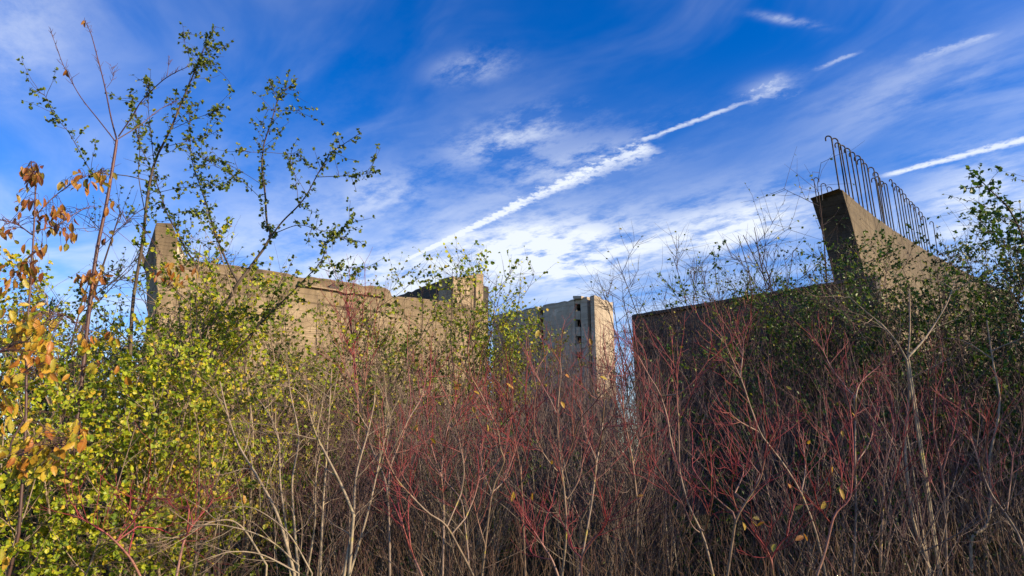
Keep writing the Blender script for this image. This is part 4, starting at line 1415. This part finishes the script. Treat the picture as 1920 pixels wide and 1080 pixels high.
o = main.build('dogwood_thicket', M_BARK_THICK)
o['label'] = 'dense thicket of thin purplish dogwood stems filling the ground before the ruins'
o['category'] = 'thicket'
o['kind'] = 'stuff'
t = twig.build('twigs', M_BARK_THICK, o)
t['kind'] = 'stuff'

# ------------------------------------------------------------------ right: bare hedge tops against the sky
def airy(px, Y, ty, label, nst=6, per=0.5, lsize=0.04, leaf=None, tilt=(0.02, 0.34), bark_m=None, l1n=13, l1len=0.32, l2n=7):
    bush(ground_below(px, Y), top_h(px, ty + 45, Y), 1.0, nst, label, 'hawthorn_bush', 'bush', bark_m or M_BARK_DARK, leaf or M_LEAF_OLIVE, ROUND, lsize, per, l1n=l1n, l2n=l2n, r=0.026, tilt=tilt, l1len=l1len, t1=0.3)


airy(1215, 11.0, 540, 'thin bare bush above the left end of the dark wall', 7, 0.5)
airy(1290, 11.5, 470, 'bare twiggy bush standing up before the dark wall, second from its left end', 7, 0.5)
airy(1365, 11.0, 490, 'bare twiggy bush before the middle of the dark wall', 5, 0.5)
airy(1440, 10.5, 440, 'tall bare bush with a few leaves before the right half of the dark wall', 6, 1.0)
airy(1510, 10.0, 430, 'tall twiggy bush with small leaves touching the left edge of the pier', 6, 1.6)
airy(1580, 9.5, 480, 'twiggy bush with yellowish leaves before the dark face of the pier', 5, 2.0, leaf=M_LEAF_YG)
airy(1690, 9.0, 430, 'thin bare sapling whose twigs cross the hooked steel bars', 3, 0.3, l1n=8)
GR = dict(bark_m=M_BARK_BROWN, leaf_m=M_LEAF_GREEN, tmpl=OVAL)
bush(ground_below(1600, 8.6), top_h(1600, 545, 8.6), 1.3, 8, 'dark green leafy bush below the pier, left of the pale forked sapling', 'privet_bush', 'bush', lsize=0.046, per=8, l1n=14, l2n=8, r=0.016, **GR)
bush(ground_below(1720, 8.2), top_h(1720, 465, 8.2), 1.4, 9, 'green leafy bush before the sunlit face of the pier', 'privet_bush', 'bush', lsize=0.046, per=12, l1n=16, l2n=8, r=0.018, **GR)
bush(ground_below(1470, 9.5), top_h(1470, 560, 9.5), 1.2, 7, 'sparse green bush before the right part of the dark wall', 'privet_bush', 'bush', lsize=0.040, per=3, l1n=10, l2n=7, r=0.016, **GR)
DK = dict(bark_m=M_BARK_DARK, leaf_m=M_LEAF_DARK, tmpl=OVAL)
bush(ground_below(1830, 9.0), top_h(1830, 485, 9.0), 1.5, 9, 'dark dense bush right of the pier', 'hawthorn_bush', 'bush', lsize=0.048, per=12, l1n=16, l2n=8, r=0.02, **DK)
bush(ground_below(1935, 8.0), top_h(1935, 545, 8.0), 1.5, 9, 'dark dense bush at the right edge', 'hawthorn_bush', 'bush', lsize=0.048, per=12, l1n=16, l2n=8, r=0.02, **DK)
bush(ground_below(1655, 10.5), top_h(1655, 515, 10.5), 1.4, 9, 'dark ivy-green bush hiding the lower dark face of the pier', 'hawthorn_bush', 'bush', lsize=0.05, per=8, l1n=14, l2n=8, r=0.02, **DK)
bush(ground_below(1790, 7.2), top_h(1790, 515, 7.2), 1.3, 9, 'lighter green bush right of the pale forked sapling', 'privet_bush', 'bush', lsize=0.044, per=11, l1n=15, l2n=8, r=0.016, **GR)
bush(ground_below(1880, 10.5), top_h(1880, 480, 10.5), 1.5, 8, 'tall brownish bush behind the dark ones at the right edge', 'hawthorn_bush', 'bush', M_BARK_BROWN, M_LEAF_OLIVE, OVAL, 0.05, 5, l1n=15, l2n=8, r=0.022)
bush(ground_below(1080, 12.5), top_h(1080, 610, 12.5), 1.3, 8, 'thin olive bush before the foot of the grey building', 'spindle_bush', 'bush', M_BARK_BROWN, M_LEAF_OLIVE, ROUND, 0.045, 3, l1n=13, l2n=7, r=0.02, tilt=(0.02, 0.35), l1len=0.3)
for px, Y, H_, where in ((1215, 6.6, 1.7, 'below the left end of the dark wall'), (1330, 7.4, 2.3, 'below the middle of the dark wall'), (1450, 6.8, 2.5, 'below the right half of the dark wall'), (1560, 6.4, 2.0, 'below the dark end of the pier'), (1640, 6.6, 2.4, 'left of the pale forked sapling'), (1860, 6.2, 2.2, 'beside the crooked grey stem at right'), (1000, 7.5, 1.9, 'below the left part of the grey building'), (620, 6.8, 1.6, 'behind the vee-shaped pale shrub'), (730, 7.2, 1.8, 'below the right end of the sunlit wall'), (860, 7.4, 1.7, 'below the concrete block')):
    bush(ground_below(px, Y), H_, 0.8, 6, 'low thin green bramble in the thicket ' + where, 'bramble_bush', 'bush', M_BARK_BROWN, M_LEAF_GREEN, OVAL, 0.04, 4.5, l1n=9, l2n=6, r=0.009, group='brambles in the thicket')
reseed('hedge')
# unseen run of hedge past the right edge, shaped to shade the thicket
hedge = empty('shade_hedge', (8.6, 4.0, 0))
hedge['label'] = 'unseen overgrown hedge at the right, shaped to shade the thicket'
hedge['category'] = 'hedge'
hedge['kind'] = 'stuff'
hw, hl = Wood(), Leaves(DIAM)
K = 70
hb = np.stack([rng.uniform(6.6, 10.5, K), rng.uniform(2.6, 10.5, K), np.full(K, -0.1)], 1)
hb[:, 0] = np.maximum(hb[:, 0], hb[:, 1] * 0.86 + 1.5)
s = grow(hb, rand_dirs(K, 0.05, 0.4), rng.uniform(3.8, 5.4, K), 8, 0.3, 0.08)
hw.add(s, 0.03, 0.006, 0, 0.7, 5)
p, d, i1, t = side(s, 10, 0.15, 1.0, 0.85, 0.2)
b1 = grow(p, d, rng.uniform(0.5, 1.3, len(p)), 5, 0.3, 0.1)
hw.add(b1, 0.009, 0.003, 0.5, 0.9, 3)
p, d, i2, t = side(b1, 6, 0.1, 1.0, 0.8, 0.2)
b2 = grow(p, d, rng.uniform(0.15, 0.5, len(p)), 3, 0.2, 0.12)
hw.add(b2, 0.003, 0.001, 0.8, 1.0, 3)
k = np.repeat(np.arange(len(b2)), 9)
p, d = sample(b2, k, rng.uniform(0, 1, len(k)))
hl.add(p, nrm(d * .4 + rng.normal(size=d.shape)), 0.085 * rng.uniform(.6, 1.2, len(k)))
part(hw, 'branches', M_BARK_DARK, hedge)['kind'] = 'stuff'
adopt(hl.build('foliage', M_LEAF_DARK), hedge)

reseed('upper right')
# ------------------------------------------------------------------ upper right: leafy branches reaching into the sky
bb = ground_below(1990, 5.2)
root = empty('wild_apple_tree', bb)
tag(root, 'leafy branches of a tree reaching in at the upper right edge', 'tree')
tr = traced([(1985, 1000), (1975, 760), (1955, 600), (1940, 520)], 5.2, 5.2, 16)
tr = np.vstack([np.linspace(bb - np.array([0, 0, .1]), tr[0], 4)[:-1], tr])
w = Wood()
w.add(tr[None], 0.035, 0.018, 0, 0.4, 7)
part(w, 'trunk', M_BARK_DARK, root)
tw, lv = Wood(), Leaves(ROUND)
for (px, Y0, Y1, r0, r1) in [
        ([(1940, 520), (1915, 440), (1890, 390), (1855, 355), (1835, 335), (1815, 325)], 5.2, 4.8, .009, .002),
        ([(1915, 425), (1880, 405), (1850, 400), (1828, 393)], 5.1, 4.9, .004, .0015),
        ([(1850, 352), (1860, 335), (1872, 322)], 4.9, 4.9, .003, .0012),
        ([(1842, 348), (1825, 352), (1808, 354)], 4.9, 4.8, .003, .0012),
        ([(1945, 450), (1910, 437), (1870, 436), (1845, 435)], 5.2, 5.0, .004, .0015),
        ([(1950, 560), (1925, 480), (1915, 420), (1912, 375)], 5.2, 5.3, .006, .002)]:
    c = traced(px, Y0, Y1, 18, 0.02)
    w = Wood()
    w.add(c[None], r0, r1, .4, 1, 5)
    part(w, 'limb', M_BARK_DARK, root)
    rosettes(lv, c[None], 0.035, 0.044, 4, 0.25, 0.05, (0.1, 0.7), tw)
part(tw, 'twigs', M_BARK_DARK, root)
adopt(lv.build('foliage', M_LEAF_GREEN), root)

# ------------------------------------------------------------------ undergrowth and grass
lv = Leaves(DIAM)
K = 60000
px_ = rng.uniform(-300, 2200, K)
Y_ = rng.uniform(5.2, 13.0, K)
x_ = (px_ - 960) / FPX * Y_
hmax = 0.35 + 0.9 * np.clip(np.sin(x_ * 1.3 + Y_ * 0.7) * 0.5 + np.sin(x_ * 0.5 - Y_ * 1.1) * 0.5 + 0.5, 0, 1)
p = np.stack([x_, Y_, rng.uniform(0.0, 1, K) ** 1.3 * hmax], 1)
lv.add(p, nrm(rng.normal(size=(K, 3)) + np.array([0, 0, .1])), rng.uniform(0.02, 0.045, K))
o = lv.build('undergrowth', M_LEAF_DARK)
o['label'] = 'dark low undergrowth on the ground beneath the shrubs'
o['category'] = 'undergrowth'
lv = Leaves(NARROW)
K = 36000
Y_ = rng.uniform(2.2, 12.0, K)
x_ = rng.uniform(-1.05, 1.05, K) * (Y_ * 0.8 + 0.8)
p = np.stack([x_, Y_, np.full(K, -0.05)], 1)
lv.tv = lv.tv * np.array([0.09, 1, 1]) + np.array([0, 0, 0]) 
lv.add(p, nrm(rng.normal(size=(K, 3)) * np.array([.35, .35, .05]) + np.array([0, 0, 1])), rng.uniform(0.15, 0.5, K), (0, -1, 0.2), 0.8)
o = lv.build('grass', M_GRASS)
o['label'] = 'long thin grass growing on the ground between the stems'
o['category'] = 'grass'

# dry weed stalks and fallen twigs between the shrubs
w = Wood()
K = 3600
Y_ = rng.uniform(4.0, 7.5, K)
x_ = rng.uniform(-0.85, 0.9, K) * Y_
p = np.stack([x_, Y_, np.full(K, -0.05)], 1)
s_ = grow(p, rand_dirs(K, 0.0, 0.45), rng.uniform(0.4, 1.5, K) * np.where(x_ < -1.2, 0.7, 1.0), 5, 0.1, 0.13)
w.add(s_, rng.uniform(0.0015, 0.004, K), 0.0008, rng.uniform(0.0, 0.5, K), rng.uniform(0.3, 0.9, K), 3)
q_, d_, i_, t_ = side(s_, 2, 0.3, 0.95, 0.7, 0.25)
w.add(grow(q_, d_, rng.uniform(0.08, 0.4, len(q_)), 3, 0.15, 0.17), 0.0014, 0.0006, 0.6, 0.9, 3)
o = w.build('dry_weeds', M_BARK_WEED)
o['label'] = 'thin dry weed stalks standing among the foreground shrubs'
o['category'] = 'weeds'
o['kind'] = 'stuff'
